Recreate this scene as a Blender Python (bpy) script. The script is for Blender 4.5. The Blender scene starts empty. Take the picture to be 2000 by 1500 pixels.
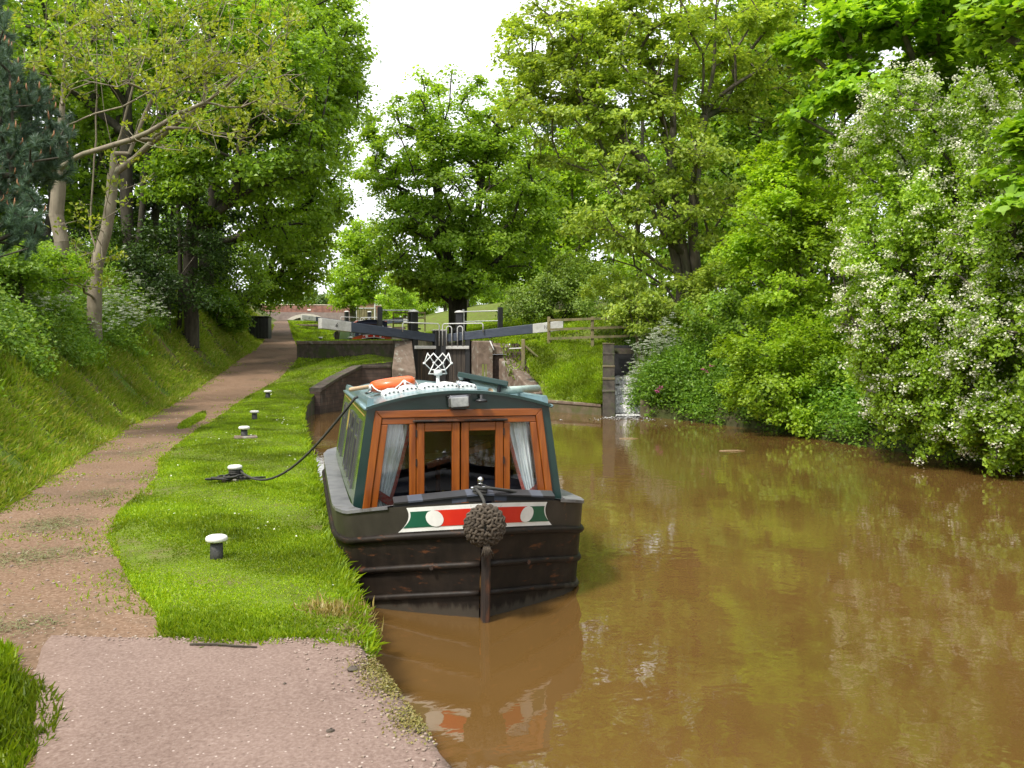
import bpy, math, random
import numpy as np
from mathutils import Vector, Matrix

C = bpy.context.scene.collection
SC = bpy.context.scene
PI = math.pi

# ------------------------------------------------------------------ camera, sky, sun, exposure
# World axes: X across the canal (right), Y along the canal (away), Z up from the water level.
CAM_H, TH = 1.92, math.radians(15.0)
FPX, CX, HY = 1650.0, 1000.0, 690.0
CT, ST = math.cos(TH), math.sin(TH)
cam_d = bpy.data.cameras.new("camera")
cam = bpy.data.objects.new("camera", cam_d)
C.objects.link(cam)
cam_d.sensor_width = 36.0
cam_d.lens = 36.0 * FPX / 2000.0
cam_d.shift_y = -0.03
cam_d.clip_end = 2000
cam_d.clip_start = 0.05
cam.location = (0, 0, CAM_H)
cam.rotation_euler = (math.radians(90), 0, -TH)
SC.camera = cam

SUN_AZ, SUN_EL = math.radians(-122), math.radians(54)     # azimuth clockwise from +Y
sun_dir = Vector((math.sin(SUN_AZ) * math.cos(SUN_EL), math.cos(SUN_AZ) * math.cos(SUN_EL), math.sin(SUN_EL)))
w = bpy.data.worlds.new("World")
SC.world = w
w.use_nodes = True
nt = w.node_tree
bg = nt.nodes["Background"]
sky = nt.nodes.new("ShaderNodeTexSky")
sky.sky_type = 'NISHITA'
sky.sun_disc = False
sky.sun_elevation = SUN_EL
sky.sun_rotation = SUN_AZ
sky.air_density = 1.0
sky.dust_density = 3.0
# thin bright cloud over nearly the whole sky
ctc = nt.nodes.new("ShaderNodeTexCoord")
cmp_ = nt.nodes.new("ShaderNodeMapping")
cmp_.inputs["Scale"].default_value = (1, 1, 2.5)
nt.links.new(ctc.outputs["Generated"], cmp_.inputs[0])
cnz = nt.nodes.new("ShaderNodeTexNoise")
cnz.inputs["Scale"].default_value = 2.2
cnz.inputs["Detail"].default_value = 6
nt.links.new(cmp_.outputs[0], cnz.inputs["Vector"])
ccr = nt.nodes.new("ShaderNodeValToRGB")
ccr.color_ramp.elements[0].position, ccr.color_ramp.elements[1].position = .3, .7
ccr.color_ramp.elements[0].color = (.82, .82, .82, 1)
ccr.color_ramp.elements[1].color = (.97, .97, .97, 1)
nt.links.new(cnz.outputs["Fac"], ccr.inputs[0])
cmx = nt.nodes.new("ShaderNodeMix")
cmx.data_type = 'RGBA'
nt.links.new(ccr.outputs[0], cmx.inputs[0])
nt.links.new(sky.outputs[0], cmx.inputs[6])
cmx.inputs[7].default_value = (5.6, 5.7, 5.85, 1)
nt.links.new(cmx.outputs[2], bg.inputs["Color"])
bg.inputs["Strength"].default_value = 0.15
sd = bpy.data.lights.new("sun", 'SUN')
sd.energy = 2.5
sd.angle = math.radians(9)
sd.color = (1.0, 0.94, 0.84)
sun = bpy.data.objects.new("sun", sd)
sun.rotation_euler = sun_dir.to_track_quat('Z', 'Y').to_euler()
sun.location = (-30, 0, 40)
C.objects.link(sun)
SC.view_settings.view_transform = 'Standard'
SC.view_settings.look = 'None'
SC.view_settings.gamma = 1.0
SC.view_settings.use_curve_mapping = False
SC.view_settings.exposure = 1.14
SC.render.engine = 'CYCLES'
cy = SC.cycles
cy.max_bounces = 10
cy.diffuse_bounces = 7
cy.glossy_bounces = 3
cy.transmission_bounces = 7
cy.transparent_max_bounces = 6
cy.caustics_reflective = False
cy.caustics_refractive = False
cy.sample_clamp_indirect = 6.0
cy.use_denoising = True
try:
    cy.denoiser = 'OPENIMAGEDENOISE'
    cy.denoising_input_passes = 'RGB_ALBEDO_NORMAL'
    cy.denoising_prefilter = 'ACCURATE'
except Exception:
    pass

# ------------------------------------------------------------------ helpers
def at(px, py, d):
    """A point of the place seen at photo pixel (px, py) d metres ahead."""
    x = (px - CX) / FPX * d
    return np.array([x * CT + d * ST, -x * ST + d * CT, CAM_H - (py - HY) / FPX * d])

def interp(x, pts):
    return np.interp(x, [p[0] for p in pts], [p[1] for p in pts])

def raw_mesh(name, verts, loops, starts, mat_idx=None, smooth=True):
    me = bpy.data.meshes.new(name)
    verts = np.asarray(verts, dtype=np.float32)
    me.vertices.add(len(verts))
    me.vertices.foreach_set("co", verts.ravel())
    loops = np.asarray(loops, dtype=np.int32)
    me.loops.add(len(loops))
    me.loops.foreach_set("vertex_index", loops)
    me.polygons.add(len(starts))
    me.polygons.foreach_set("loop_start", np.asarray(starts, dtype=np.int32))
    if mat_idx is not None:
        me.polygons.foreach_set("material_index", np.asarray(mat_idx, dtype=np.int32))
    me.update(calc_edges=True)
    me.polygons.foreach_set("use_smooth", np.full(len(starts), bool(smooth)))
    return me

def link(name, me, mats, parent=None):
    if not isinstance(mats, (list, tuple)):
        mats = [mats]
    for m in mats:
        me.materials.append(m)
    o = bpy.data.objects.new(name, me)
    C.objects.link(o)
    if parent is not None:
        o.parent = parent
    return o

def tag(o, label, cat, group=None):
    o["label"] = label
    o["category"] = cat
    if group:
        o["group"] = group
    return o

def thing(name, label, cat, loc=(0, 0, 0), rz=0.0, group=None):
    o = bpy.data.objects.new(name, None)
    C.objects.link(o)
    o.location = [float(c) for c in loc]
    o.rotation_euler = (0, 0, rz)
    o.empty_display_size = 0.2
    return tag(o, label, cat, group)

def kind(o, k):
    o["kind"] = k
    return o

def copy_tree(root, loc=None, rz=None, label=None, scale=None):
    r = root.copy()
    C.objects.link(r)
    if loc is not None:
        r.location = [float(c) for c in loc]
    if rz is not None:
        r.rotation_euler = (0, 0, rz)
    if scale is not None:
        r.scale = scale
    if label:
        r["label"] = label
    for ch in list(root.children):
        c = ch.copy()
        C.objects.link(c)
        c.parent = r
        for g in ch.children:
            d = g.copy()
            C.objects.link(d)
            d.parent = c
    return r

class MB:
    """Collects shapes into one mesh."""
    def __init__(s):
        s.v, s.f, s.m = [], [], []
    def add(s, verts, faces, m=0):
        b = len(s.v)
        s.v.extend([tuple(float(c) for c in q) for q in verts])
        for f in faces:
            s.f.append([b + i for i in f])
            s.m.append(m)
        return s
    def box(s, c, size, m=0, rz=0.0, rx=0.0, ry=0.0, bev=0.0):
        hx, hy, hz = [q / 2 for q in size]
        R = Matrix.Rotation(rz, 3, 'Z') @ Matrix.Rotation(ry, 3, 'Y') @ Matrix.Rotation(rx, 3, 'X')
        if bev <= 0:
            vs = [R @ Vector((x * hx, y * hy, z * hz)) + Vector(c) for x in (-1, 1) for y in (-1, 1) for z in (-1, 1)]
            fs = [(0, 1, 3, 2), (4, 6, 7, 5), (0, 4, 5, 1), (2, 3, 7, 6), (0, 2, 6, 4), (1, 5, 7, 3)]
            return s.add(vs, fs, m)
        # chamfered box: three rings in z of an octagon outline
        b = min(bev, hx * .9, hy * .9, hz * .9)
        def ring(ix, iy, z):
            return [(-ix + b, -iy, z), (ix - b, -iy, z), (ix, -iy + b, z), (ix, iy - b, z), (ix - b, iy, z), (-ix + b, iy, z), (-ix, iy - b, z), (-ix, -iy + b, z)]
        rs = ring(hx - b * .6, hy - b * .6, -hz) + ring(hx, hy, -hz + b) + ring(hx, hy, hz - b) + ring(hx - b * .6, hy - b * .6, hz)
        vs = [R @ Vector(q) + Vector(c) for q in rs]
        fs = [tuple(range(7, -1, -1)), tuple(range(24, 32))]
        for k in range(3):
            for i in range(8):
                j = (i + 1) % 8
                fs.append((k * 8 + i, k * 8 + j, k * 8 + 8 + j, k * 8 + 8 + i))
        return s.add(vs, fs, m)
    def prism(s, poly, y0, y1, m=0):
        """Polygon in the XZ plane (counter-clockwise seen from -Y) extruded from y0 to y1."""
        n = len(poly)
        vs = [(x, y0, z) for x, z in poly] + [(x, y1, z) for x, z in poly]
        fs = [tuple(range(n)), tuple(range(2 * n - 1, n - 1, -1))]
        for i in range(n):
            j = (i + 1) % n
            fs.append((j, i, n + i, n + j))
        return s.add(vs, fs, m)
    def tube(s, pts, r, k=6, m=0, cap=True, closed=False):
        pts = [Vector([float(c) for c in p]) for p in pts]
        n = len(pts)
        rr = list(r) if isinstance(r, (list, tuple, np.ndarray)) else [r] * n
        up = None
        vs, fs = [], []
        for i, p in enumerate(pts):
            if closed:
                t = (pts[(i + 1) % n] - pts[i - 1]).normalized()
            else:
                t = (pts[min(i + 1, n - 1)] - pts[max(i - 1, 0)]).normalized()
            if up is None:
                up = Vector((0, 0, 1)) if abs(t.z) < .9 else Vector((1, 0, 0))
            a = (up - t * up.dot(t))
            if a.length < 1e-6:
                a = t.orthogonal()
            a.normalize()
            up = a
            b = t.cross(a)
            for q in range(k):
                an = 2 * PI * q / k
                vs.append(p + (a * math.cos(an) + b * math.sin(an)) * rr[i])
        for i in range(n if closed else n - 1):
            j = (i + 1) % n
            for q in range(k):
                q2 = (q + 1) % k
                fs.append((i * k + q, i * k + q2, j * k + q2, j * k + q))
        if cap and not closed:
            fs.append(tuple(range(k - 1, -1, -1)))
            fs.append(tuple(range((n - 1) * k, n * k)))
        return s.add(vs, fs, m)
    def lathe(s, prof, c=(0, 0, 0), k=20, m=0):
        """prof: (radius, z) from bottom to top."""
        vs, fs = [], []
        for r, z in prof:
            for q in range(k):
                an = 2 * PI * q / k
                vs.append((c[0] + r * math.cos(an), c[1] + r * math.sin(an), c[2] + z))
        n = len(prof)
        for i in range(n - 1):
            for q in range(k):
                q2 = (q + 1) % k
                fs.append((i * k + q, i * k + q2, (i + 1) * k + q2, (i + 1) * k + q))
        fs.append(tuple(range(k - 1, -1, -1)))
        fs.append(tuple(range((n - 1) * k, n * k)))
        return s.add(vs, fs, m)
    def blob(s, c, rad, R=None, ku=6, kv=5, m=0):
        vs, fs = [], []
        R = R or Matrix.Identity(3)
        for i in range(kv + 1):
            ph = PI * i / kv
            for q in range(ku):
                an = 2 * PI * q / ku
                vs.append(R @ Vector((rad[0] * math.sin(ph) * math.cos(an), rad[1] * math.sin(ph) * math.sin(an), rad[2] * math.cos(ph))) + Vector(c))
        for i in range(kv):
            for q in range(ku):
                q2 = (q + 1) % ku
                fs.append((i * ku + q, (i + 1) * ku + q, (i + 1) * ku + q2, i * ku + q2))
        return s.add(vs, fs, m)
    def grid(s, P, m=0, flip=False):
        """P: rows of points."""
        nr, nc = len(P), len(P[0])
        vs = [q for row in P for q in row]
        fs = []
        for i in range(nr - 1):
            for j in range(nc - 1):
                f = (i * nc + j, i * nc + j + 1, (i + 1) * nc + j + 1, (i + 1) * nc + j)
                fs.append(f[::-1] if flip else f)
        return s.add(vs, fs, m)
    def build(s, name, mats, parent=None, smooth=False):
        loops, starts = [], []
        for f in s.f:
            starts.append(len(loops))
            loops.extend(f)
        me = raw_mesh(name, s.v, loops, starts, s.m, smooth)
        return link(name, me, mats, parent)

def bevel(o, wd=0.006, seg=2):
    md = o.modifiers.new("bevel", 'BEVEL')
    md.width = wd
    md.segments = seg
    md.limit_method = 'ANGLE'
    md.angle_limit = math.radians(40)
    return o

# ------------------------------------------------------------------ materials
def new_mat(name):
    m = bpy.data.materials.new(name)
    m.use_nodes = True
    return m, m.node_tree, m.node_tree.nodes["Principled BSDF"]

def ramp_noise(nt, co, scale, detail, cols, pos=None, rough=0.6, dist=0.0):
    nz = nt.nodes.new("ShaderNodeTexNoise")
    nz.inputs["Scale"].default_value = scale
    nz.inputs["Detail"].default_value = detail
    nz.inputs["Roughness"].default_value = rough
    nz.inputs["Distortion"].default_value = dist
    nt.links.new(co, nz.inputs["Vector"])
    cr = nt.nodes.new("ShaderNodeValToRGB")
    el = cr.color_ramp.elements
    n = len(cols)
    pos = pos or [0.3 + 0.4 * i / max(1, n - 1) for i in range(n)]
    while len(el) < n:
        el.new(0.5)
    for e, c, p in zip(el, cols, pos):
        e.position = p
        e.color = (*c, 1)
    nt.links.new(nz.outputs["Fac"], cr.inputs["Fac"])
    return cr.outputs["Color"], nz.outputs["Fac"]

def mixc(nt, a, b, f, mode='MIX'):
    mx = nt.nodes.new("ShaderNodeMix")
    mx.data_type = 'RGBA'
    mx.blend_type = mode
    for sock, val in ((mx.inputs[6], a), (mx.inputs[7], b)):
        if isinstance(val, tuple):
            sock.default_value = (*val, 1)
        else:
            nt.links.new(val, sock)
    if isinstance(f, (int, float)):
        mx.inputs[0].default_value = f
    else:
        nt.links.new(f, mx.inputs[0])
    return mx.outputs[2]

def coords(nt, kind_="Object", scale=None, rot=None):
    tc = nt.nodes.new("ShaderNodeTexCoord")
    o = tc.outputs[kind_]
    if scale or rot:
        mp = nt.nodes.new("ShaderNodeMapping")
        if scale:
            mp.inputs["Scale"].default_value = scale
        if rot:
            mp.inputs["Rotation"].default_value = rot
        nt.links.new(o, mp.inputs["Vector"])
        o = mp.outputs[0]
    return o

def bumpit(nt, bs, h, strength=0.3, dist=0.02):
    b = nt.nodes.new("ShaderNodeBump")
    b.inputs["Strength"].default_value = strength
    b.inputs["Distance"].default_value = dist
    nt.links.new(h, b.inputs["Height"])
    nt.links.new(b.outputs[0], bs.inputs["Normal"])

def mottled(name, cols, scale=8, rough=0.8, bump=0.2, dist=0.01, detail=6, spots=None, sscale=3, spos=(.55, .7), metal=0.0, coat=0.0, stretch=None, spec=0.5):
    """Base of mixed tones with, optionally, patches of a second colour (dirt, moss, rust)."""
    m, nt, bs = new_mat(name)
    co = coords(nt, scale=stretch)
    col, fac = ramp_noise(nt, co, scale, detail, cols)
    if spots is not None:
        nz = nt.nodes.new("ShaderNodeTexNoise")
        nz.inputs["Scale"].default_value = sscale
        nz.inputs["Detail"].default_value = 8
        nz.inputs["Roughness"].default_value = .65
        nt.links.new(co, nz.inputs["Vector"])
        mr = nt.nodes.new("ShaderNodeMapRange")
        mr.inputs[1].default_value, mr.inputs[2].default_value = spos
        nt.links.new(nz.outputs["Fac"], mr.inputs[0])
        col = mixc(nt, col, spots, mr.outputs[0])
    nt.links.new(col, bs.inputs["Base Color"])
    bs.inputs["Roughness"].default_value = rough
    bs.inputs["Metallic"].default_value = metal
    bs.inputs["Coat Weight"].default_value = coat
    bs.inputs["Coat Roughness"].default_value = .08
    bs.inputs["Specular IOR Level"].default_value = spec
    if bump:
        bumpit(nt, bs, fac, bump, dist)
    return m

def leaf_mat(name, c1, c2, c3, trans=0.4, rough=0.42, spec=0.42, tint=(1.25, 1.2, .5), gain=1.0, nscale=.45, namp=.25):
    """Two-sided leaf: each leaf its own tone, light passing through."""
    m, nt, bs = new_mat(name)
    ge = nt.nodes.new("ShaderNodeNewGeometry")
    cr = nt.nodes.new("ShaderNodeValToRGB")
    el = cr.color_ramp.elements
    el.new(0.5)
    for e, c, p in zip(el, (c1, c2, c3), (0.0, 0.55, 1.0)):
        e.position = p
        e.color = (*[q * gain for q in c], 1)
    nt.links.new(ge.outputs["Random Per Island"], cr.inputs[0])
    co = coords(nt)
    nz = nt.nodes.new("ShaderNodeTexNoise")
    nz.inputs["Scale"].default_value = nscale
    nz.inputs["Detail"].default_value = 5
    nt.links.new(co, nz.inputs["Vector"])
    mr = nt.nodes.new("ShaderNodeMapRange")
    mr.inputs[1].default_value, mr.inputs[2].default_value = .35, .65
    mr.inputs[3].default_value, mr.inputs[4].default_value = 1 - namp, 1 + namp
    nt.links.new(nz.outputs["Fac"], mr.inputs[0])
    vm = nt.nodes.new("ShaderNodeVectorMath")
    vm.operation = 'SCALE'
    nt.links.new(cr.outputs[0], vm.inputs[0])
    nt.links.new(mr.outputs[0], vm.inputs["Scale"])
    col = vm.outputs[0]
    nt.links.new(col, bs.inputs["Base Color"])
    bs.inputs["Roughness"].default_value = rough
    bs.inputs["Specular IOR Level"].default_value = spec
    tr = nt.nodes.new("ShaderNodeBsdfTranslucent")
    tc = mixc(nt, col, tint, 1.0, 'MULTIPLY')
    nt.links.new(tc, tr.inputs["Color"])
    mx = nt.nodes.new("ShaderNodeMixShader")
    mx.inputs[0].default_value = trans
    nt.links.new(bs.outputs[0], mx.inputs[1])
    nt.links.new(tr.outputs[0], mx.inputs[2])
    nt.links.new(mx.outputs[0], nt.nodes["Material Output"].inputs[0])
    return m

M = {}
M['bark'] = mottled("bark", [(.05, .04, .03), (.11, .09, .065), (.16, .14, .10)], 9, .9, .6, .03, stretch=(1, 1, .25), spots=(.06, .085, .03), sscale=1.2, spos=(.5, .7))
M['bark_pale'] = mottled("bark_pale", [(.13, .105, .075), (.21, .175, .125), (.27, .23, .17)], 6, .85, .35, .02, stretch=(1, 1, .35), spots=(.13, .15, .07), sscale=1.5, spos=(.5, .72))
M['bark_dark'] = mottled("bark_dark", [(.025, .022, .016), (.05, .043, .03), (.08, .07, .05)], 8, .95, .5, .03, stretch=(1, 1, .3))
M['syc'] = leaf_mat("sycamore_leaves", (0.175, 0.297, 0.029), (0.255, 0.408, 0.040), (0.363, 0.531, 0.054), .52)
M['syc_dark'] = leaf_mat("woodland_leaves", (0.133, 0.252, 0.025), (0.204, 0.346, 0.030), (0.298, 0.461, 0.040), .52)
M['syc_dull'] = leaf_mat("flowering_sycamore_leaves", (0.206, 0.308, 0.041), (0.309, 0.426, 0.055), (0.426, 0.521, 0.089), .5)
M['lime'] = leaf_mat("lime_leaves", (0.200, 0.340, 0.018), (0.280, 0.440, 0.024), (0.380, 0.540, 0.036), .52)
M['ivy'] = leaf_mat("shade_painted_leaves", (.03, .065, .012), (.045, .095, .016), (.075, .14, .022), .35)  # leaf colour darkened to stand in for the wood's deep shade
M['sunsyc'] = leaf_mat("sunlit_sycamore_leaves", (0.158, 0.300, 0.017), (0.221, 0.390, 0.025), (0.315, 0.490, 0.038), .5)
M['haw'] = leaf_mat("hawthorn_leaves", (0.161, 0.280, 0.018), (0.242, 0.394, 0.024), (0.349, 0.509, 0.033), .48)
M['young'] = leaf_mat("young_leaves", (0.209, 0.275, 0.024), (0.285, 0.361, 0.028), (0.361, 0.399, 0.048), .45)
M['pine'] = leaf_mat("pine_needles", (0.066, 0.120, 0.081), (0.105, 0.174, 0.116), (0.143, 0.222, 0.151), .2)
M['candle'] = mottled("pine_candle", [(.28, .13, .06), (.36, .18, .09)], 20, .8, 0)
M['far'] = leaf_mat("far_leaves", (.11, .19, .05), (.16, .25, .07), (.22, .30, .1), .4)
M['bramble'] = leaf_mat("bramble_leaves", (0.145, 0.241, 0.036), (0.217, 0.333, 0.057), (0.314, 0.425, 0.097), .42)
M['nettle'] = leaf_mat("nettle_leaves", (0.098, 0.208, 0.021), (0.146, 0.286, 0.026), (0.227, 0.377, 0.032), .45)
M['weed'] = leaf_mat("weed_leaves", (0.135, 0.275, 0.022), (0.203, 0.362, 0.031), (0.311, 0.450, 0.052), .45)
M['blade'] = leaf_mat("grass_blades", (0.149, 0.250, 0.007), (0.209, 0.319, 0.009), (0.303, 0.392, 0.015), .45, rough=.5, nscale=1.1, namp=.42)
M['blade_dry'] = leaf_mat("bank_grass_blades", (.19, .29, .022), (.28, .39, .034), (.42, .40, .11), .48)
M['blossom'] = leaf_mat("white_blossom", (.74, .75, .56), (.82, .82, .68), (.86, .86, .76), .35, tint=(1, 1, .85))
M['umbel'] = leaf_mat("umbel_flowers", (.5, .55, .42), (.6, .64, .52), (.7, .72, .62), .3, tint=(1, 1, .95))
M['pink'] = leaf_mat("pink_flowers", (.5, .08, .25), (.55, .1, .3), (.6, .15, .35), .2, tint=(1, 1, 1))
# ------------------------------------------------------------------ the lie of the land
ZP = [(-40, .32), (22, .32), (26, .45), (30, .80), (36, 1.65), (40, 2.15), (46, 2.6), (54, 3.2), (66, 4.2), (83, 5.1), (100, 5.6), (240, 6.5)]
PL = [(-40, -1.3), (3.0, -.93), (3.3, -.96), (3.9, -1.03), (4.45, -1.17), (5.1, -1.5), (5.4, -2.1), (7, -2.6), (9.9, -2.87), (13.8, -3.07), (20.4, -3.4), (26, -3.2), (30, -2.8), (34, -2.2), (39.7, -1.35), (54, -1.0), (83, -.7), (240, -.6)]
PR = [(-40, .2), (4.8, .3), (4.95, -.56), (5.5, -.66), (6.2, -.9), (7.97, -1.4), (9.2, -1.5), (11.8, -1.5), (13.5, -1.72), (17.5, -1.7), (22, -1.5), (26.2, -1.25), (29, -.7), (32, 0), (36, .5), (38, .6), (44, .5), (54, .35), (80, .15), (240, .2)]
CE = [(-40, 4), (-6, 1.55), (0, .95), (3.2, .615), (4.73, .40), (5.4, .38), (8.7, .34), (17, .32), (22, .36), (25, .5), (26.6, .68), (27.4, .84), (29, 1.5), (30.75, 2.35), (31.15, 3.6), (31.6, 4.45), (37, 4.55), (40, 3.4), (60, 3.3), (63, 3.3), (68, 4.4), (72, 3.4), (240, 3)]
CR = [(-40, 12.6), (-10, 12.0), (11, 11.5), (15, 11.5), (19, 11.4), (21.3, 11.1), (22.8, 10.75), (23.5, 10.36), (24, 10.42), (28, 11.95), (29, 12.3)]
def zp(v): return interp(v, ZP)
def pl(v): return interp(v, PL)
def pr(v): return interp(v, PR)
def ce(v): return interp(v, CE)
def crr(v): return interp(v, CR)
BANK = [(0, 0), (.25, .08), (.7, .5), (1.4, 1.25), (2.2, 2.1), (3.2, 3.0), (4.5, 3.6), (7, 4.1), (12, 4.8), (25, 6.5), (60, 9)]
RBANK = [(0, -.5), (.06, .12), (.4, .55), (1.2, 1.15), (2.5, 1.9), (4, 2.5), (8, 3.4), (20, 5), (60, 8)]
def bumps(u, v, a=.05, f=1.0):
    return a * (np.sin(u * 1.7 * f + v * .9 * f) + np.sin(u * .6 * f - v * 1.3 * f + 1) + .6 * np.sin(u * 3.1 * f + v * 2.3 * f + 2)) / 2.6
def z_bank(u, v):
    t = np.maximum(0, pl(v) - u)
    k = np.interp(v, [-40, 8, 20, 36, 48, 60, 240], [.55, .8, 1.0, 1.12, 1.0, .7, .6])
    return zp(v) + np.interp(t, [b[0] for b in BANK], [b[1] for b in BANK]) * k + bumps(u, v, .12) * np.clip(t - .2, 0, 1) - .02
def z_path(u, v):
    return zp(v) + bumps(u, v, .012, 2.2)
def z_verge(u, v):
    t = np.clip((u - pr(v)) / np.maximum(.2, ce(v) - pr(v)), 0, 1)
    base = zp(v) + .02 + .035 * np.sin(PI * t) + bumps(u, v, .02, 1.5) - .05 * np.clip((5.2 - v) / .2, 0, 1)
    lift = np.clip((v - 27.5) / 3, 0, 1) * .20 * np.clip(u - pr(v), 0, 3) * (1 - np.clip((v - 33) / 4, 0, 1))
    lk = 2.38 + .012 * np.clip(v - 34, 0, 30)
    w = np.clip((v - 36.2 + (u - .55) * 1.2) / .8, 0, 1) * np.clip((u - pr(v)) / .5, 0, 1)     # behind the coping wall
    far = np.clip((v - 60) / 7, 0, 1)
    z = base + lift
    return z * (1 - w) + w * (lk * (1 - far) + far * np.maximum(zp(v), 4.05)) 
def z_right(u, v):
    t = np.maximum(0, u - crr(v))
    zb = np.interp(t, [b[0] for b in RBANK], [b[1] for b in RBANK]) + bumps(u, v, .1)
    zl = 2.32 + .2 * np.clip(u - 8.5, 0, 12) + .028 * np.clip(v - 33, 0, 60) + .9 * np.clip((v - 63) / 5, 0, 1) + bumps(u, v, .05) * np.clip(u - 7.5, 0, 1)
    w_ = np.clip((v - 27.5) / 2.5, 0, 1)
    return zb * (1 - w_) + zl * w_
def z_slope(u, v):
    vw = 26.7 - (u - 8.3) * 1.9
    return .36 + 1.93 * np.clip((v - vw) / np.maximum(.6, 28.7 - vw), 0, 1) + bumps(u, v, .04, 2)

def skew_v(u, v):
    """The pavement ends square to its own left edge, a little askew to the canal."""
    return v - .296 * (u + .53) * np.clip(1 - np.abs(v - 5.0), 0, 1)

def strip(name, vs, fl, fr, nu, zf, mat, skew=1.0, jl=0.0, jr=0.0, seed=0):
    """A sheet of ground between two lines that run along the canal."""
    rng = np.random.default_rng(seed)
    vs = np.asarray(vs, float)
    n = len(vs)
    def wob(a):
        k = rng.normal(0, 1, n)
        k = np.convolve(k, [.25, .5, .25], 'same') + 2.2 * np.convolve(rng.normal(0, 1, n), np.ones(7) / 7, 'same')
        return k * a
    L = np.array([fl(v) for v in vs]) + wob(jl)
    R = np.array([fr(v) for v in vs]) + wob(jr)
    t = np.linspace(0, 1, nu) ** skew
    U = L[:, None] + (R - L)[:, None] * t[None, :]
    V = np.repeat(vs[:, None], nu, 1)
    Z = zf(U, V)
    if name == 'grass_verge':
        V = skew_v(U, V)
    P = np.stack([U, V, Z], -1).reshape(-1, 3)
    i, j = np.meshgrid(np.arange(n - 1), np.arange(nu - 1), indexing='ij')
    a = (i * nu + j).ravel()
    q = np.stack([a, a + 1, a + nu + 1, a + nu], -1)
    me = raw_mesh(name, P, q.ravel(), np.arange(len(q)) * 4, smooth=True)
    return kind(link(name, me, mat), "structure")

# ground materials
def path_mat():
    m, nt, bs = new_mat("towpath_earth")
    co = coords(nt)
    c1, f1 = ramp_noise(nt, co, 1.1, 8, [(.075, .043, .023), (.155, .094, .057), (.23, .152, .10)], rough=.7)
    c2, f2 = ramp_noise(nt, co, 38, 3, [(.09, .054, .033), (.205, .132, .088), (.34, .245, .178)], pos=[.3, .5, .72])
    col = mixc(nt, c1, c2, .5)
    nz = nt.nodes.new("ShaderNodeTexNoise")
    nz.inputs["Scale"].default_value = .55
    nz.inputs["Detail"].default_value = 9
    nz.inputs["Roughness"].default_value = .7
    nt.links.new(co, nz.inputs["Vector"])
    mr = nt.nodes.new("ShaderNodeMapRange")
    mr.inputs[1].default_value, mr.inputs[2].default_value = .5, .68
    mr.inputs[4].default_value = .9
    nt.links.new(nz.outputs["Fac"], mr.inputs[0])
    col = mixc(nt, col, (.062, .045, .028), mr.outputs[0])
    # pale grit
    vo = nt.nodes.new("ShaderNodeTexVoronoi")
    vo.inputs["Scale"].default_value = 55
    nt.links.new(co, vo.inputs["Vector"])
    mr2 = nt.nodes.new("ShaderNodeMapRange")
    mr2.inputs[1].default_value, mr2.inputs[2].default_value = .22, .1
    nt.links.new(vo.outputs["Distance"], mr2.inputs[0])
    sep = nt.nodes.new("ShaderNodeSeparateColor")
    nt.links.new(vo.outputs["Color"], sep.inputs[0])
    gt = nt.nodes.new("ShaderNodeMath"); gt.operation = 'GREATER_THAN'; gt.inputs[1].default_value = .72
    nt.links.new(sep.outputs[0], gt.inputs[0])
    mu = nt.nodes.new("ShaderNodeMath"); mu.operation = 'MULTIPLY'
    nt.links.new(gt.outputs[0], mu.inputs[0]); nt.links.new(mr2.outputs[0], mu.inputs[1])
    col = mixc(nt, col, (.5, .42, .36), mu.outputs[0])
    nt.links.new(col, bs.inputs["Base Color"])
    bs.inputs["Roughness"].default_value = .95
    bs.inputs["Specular IOR Level"].default_value = .2
    bumpit(nt, bs, f2, .5, .012)
    return m

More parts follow.
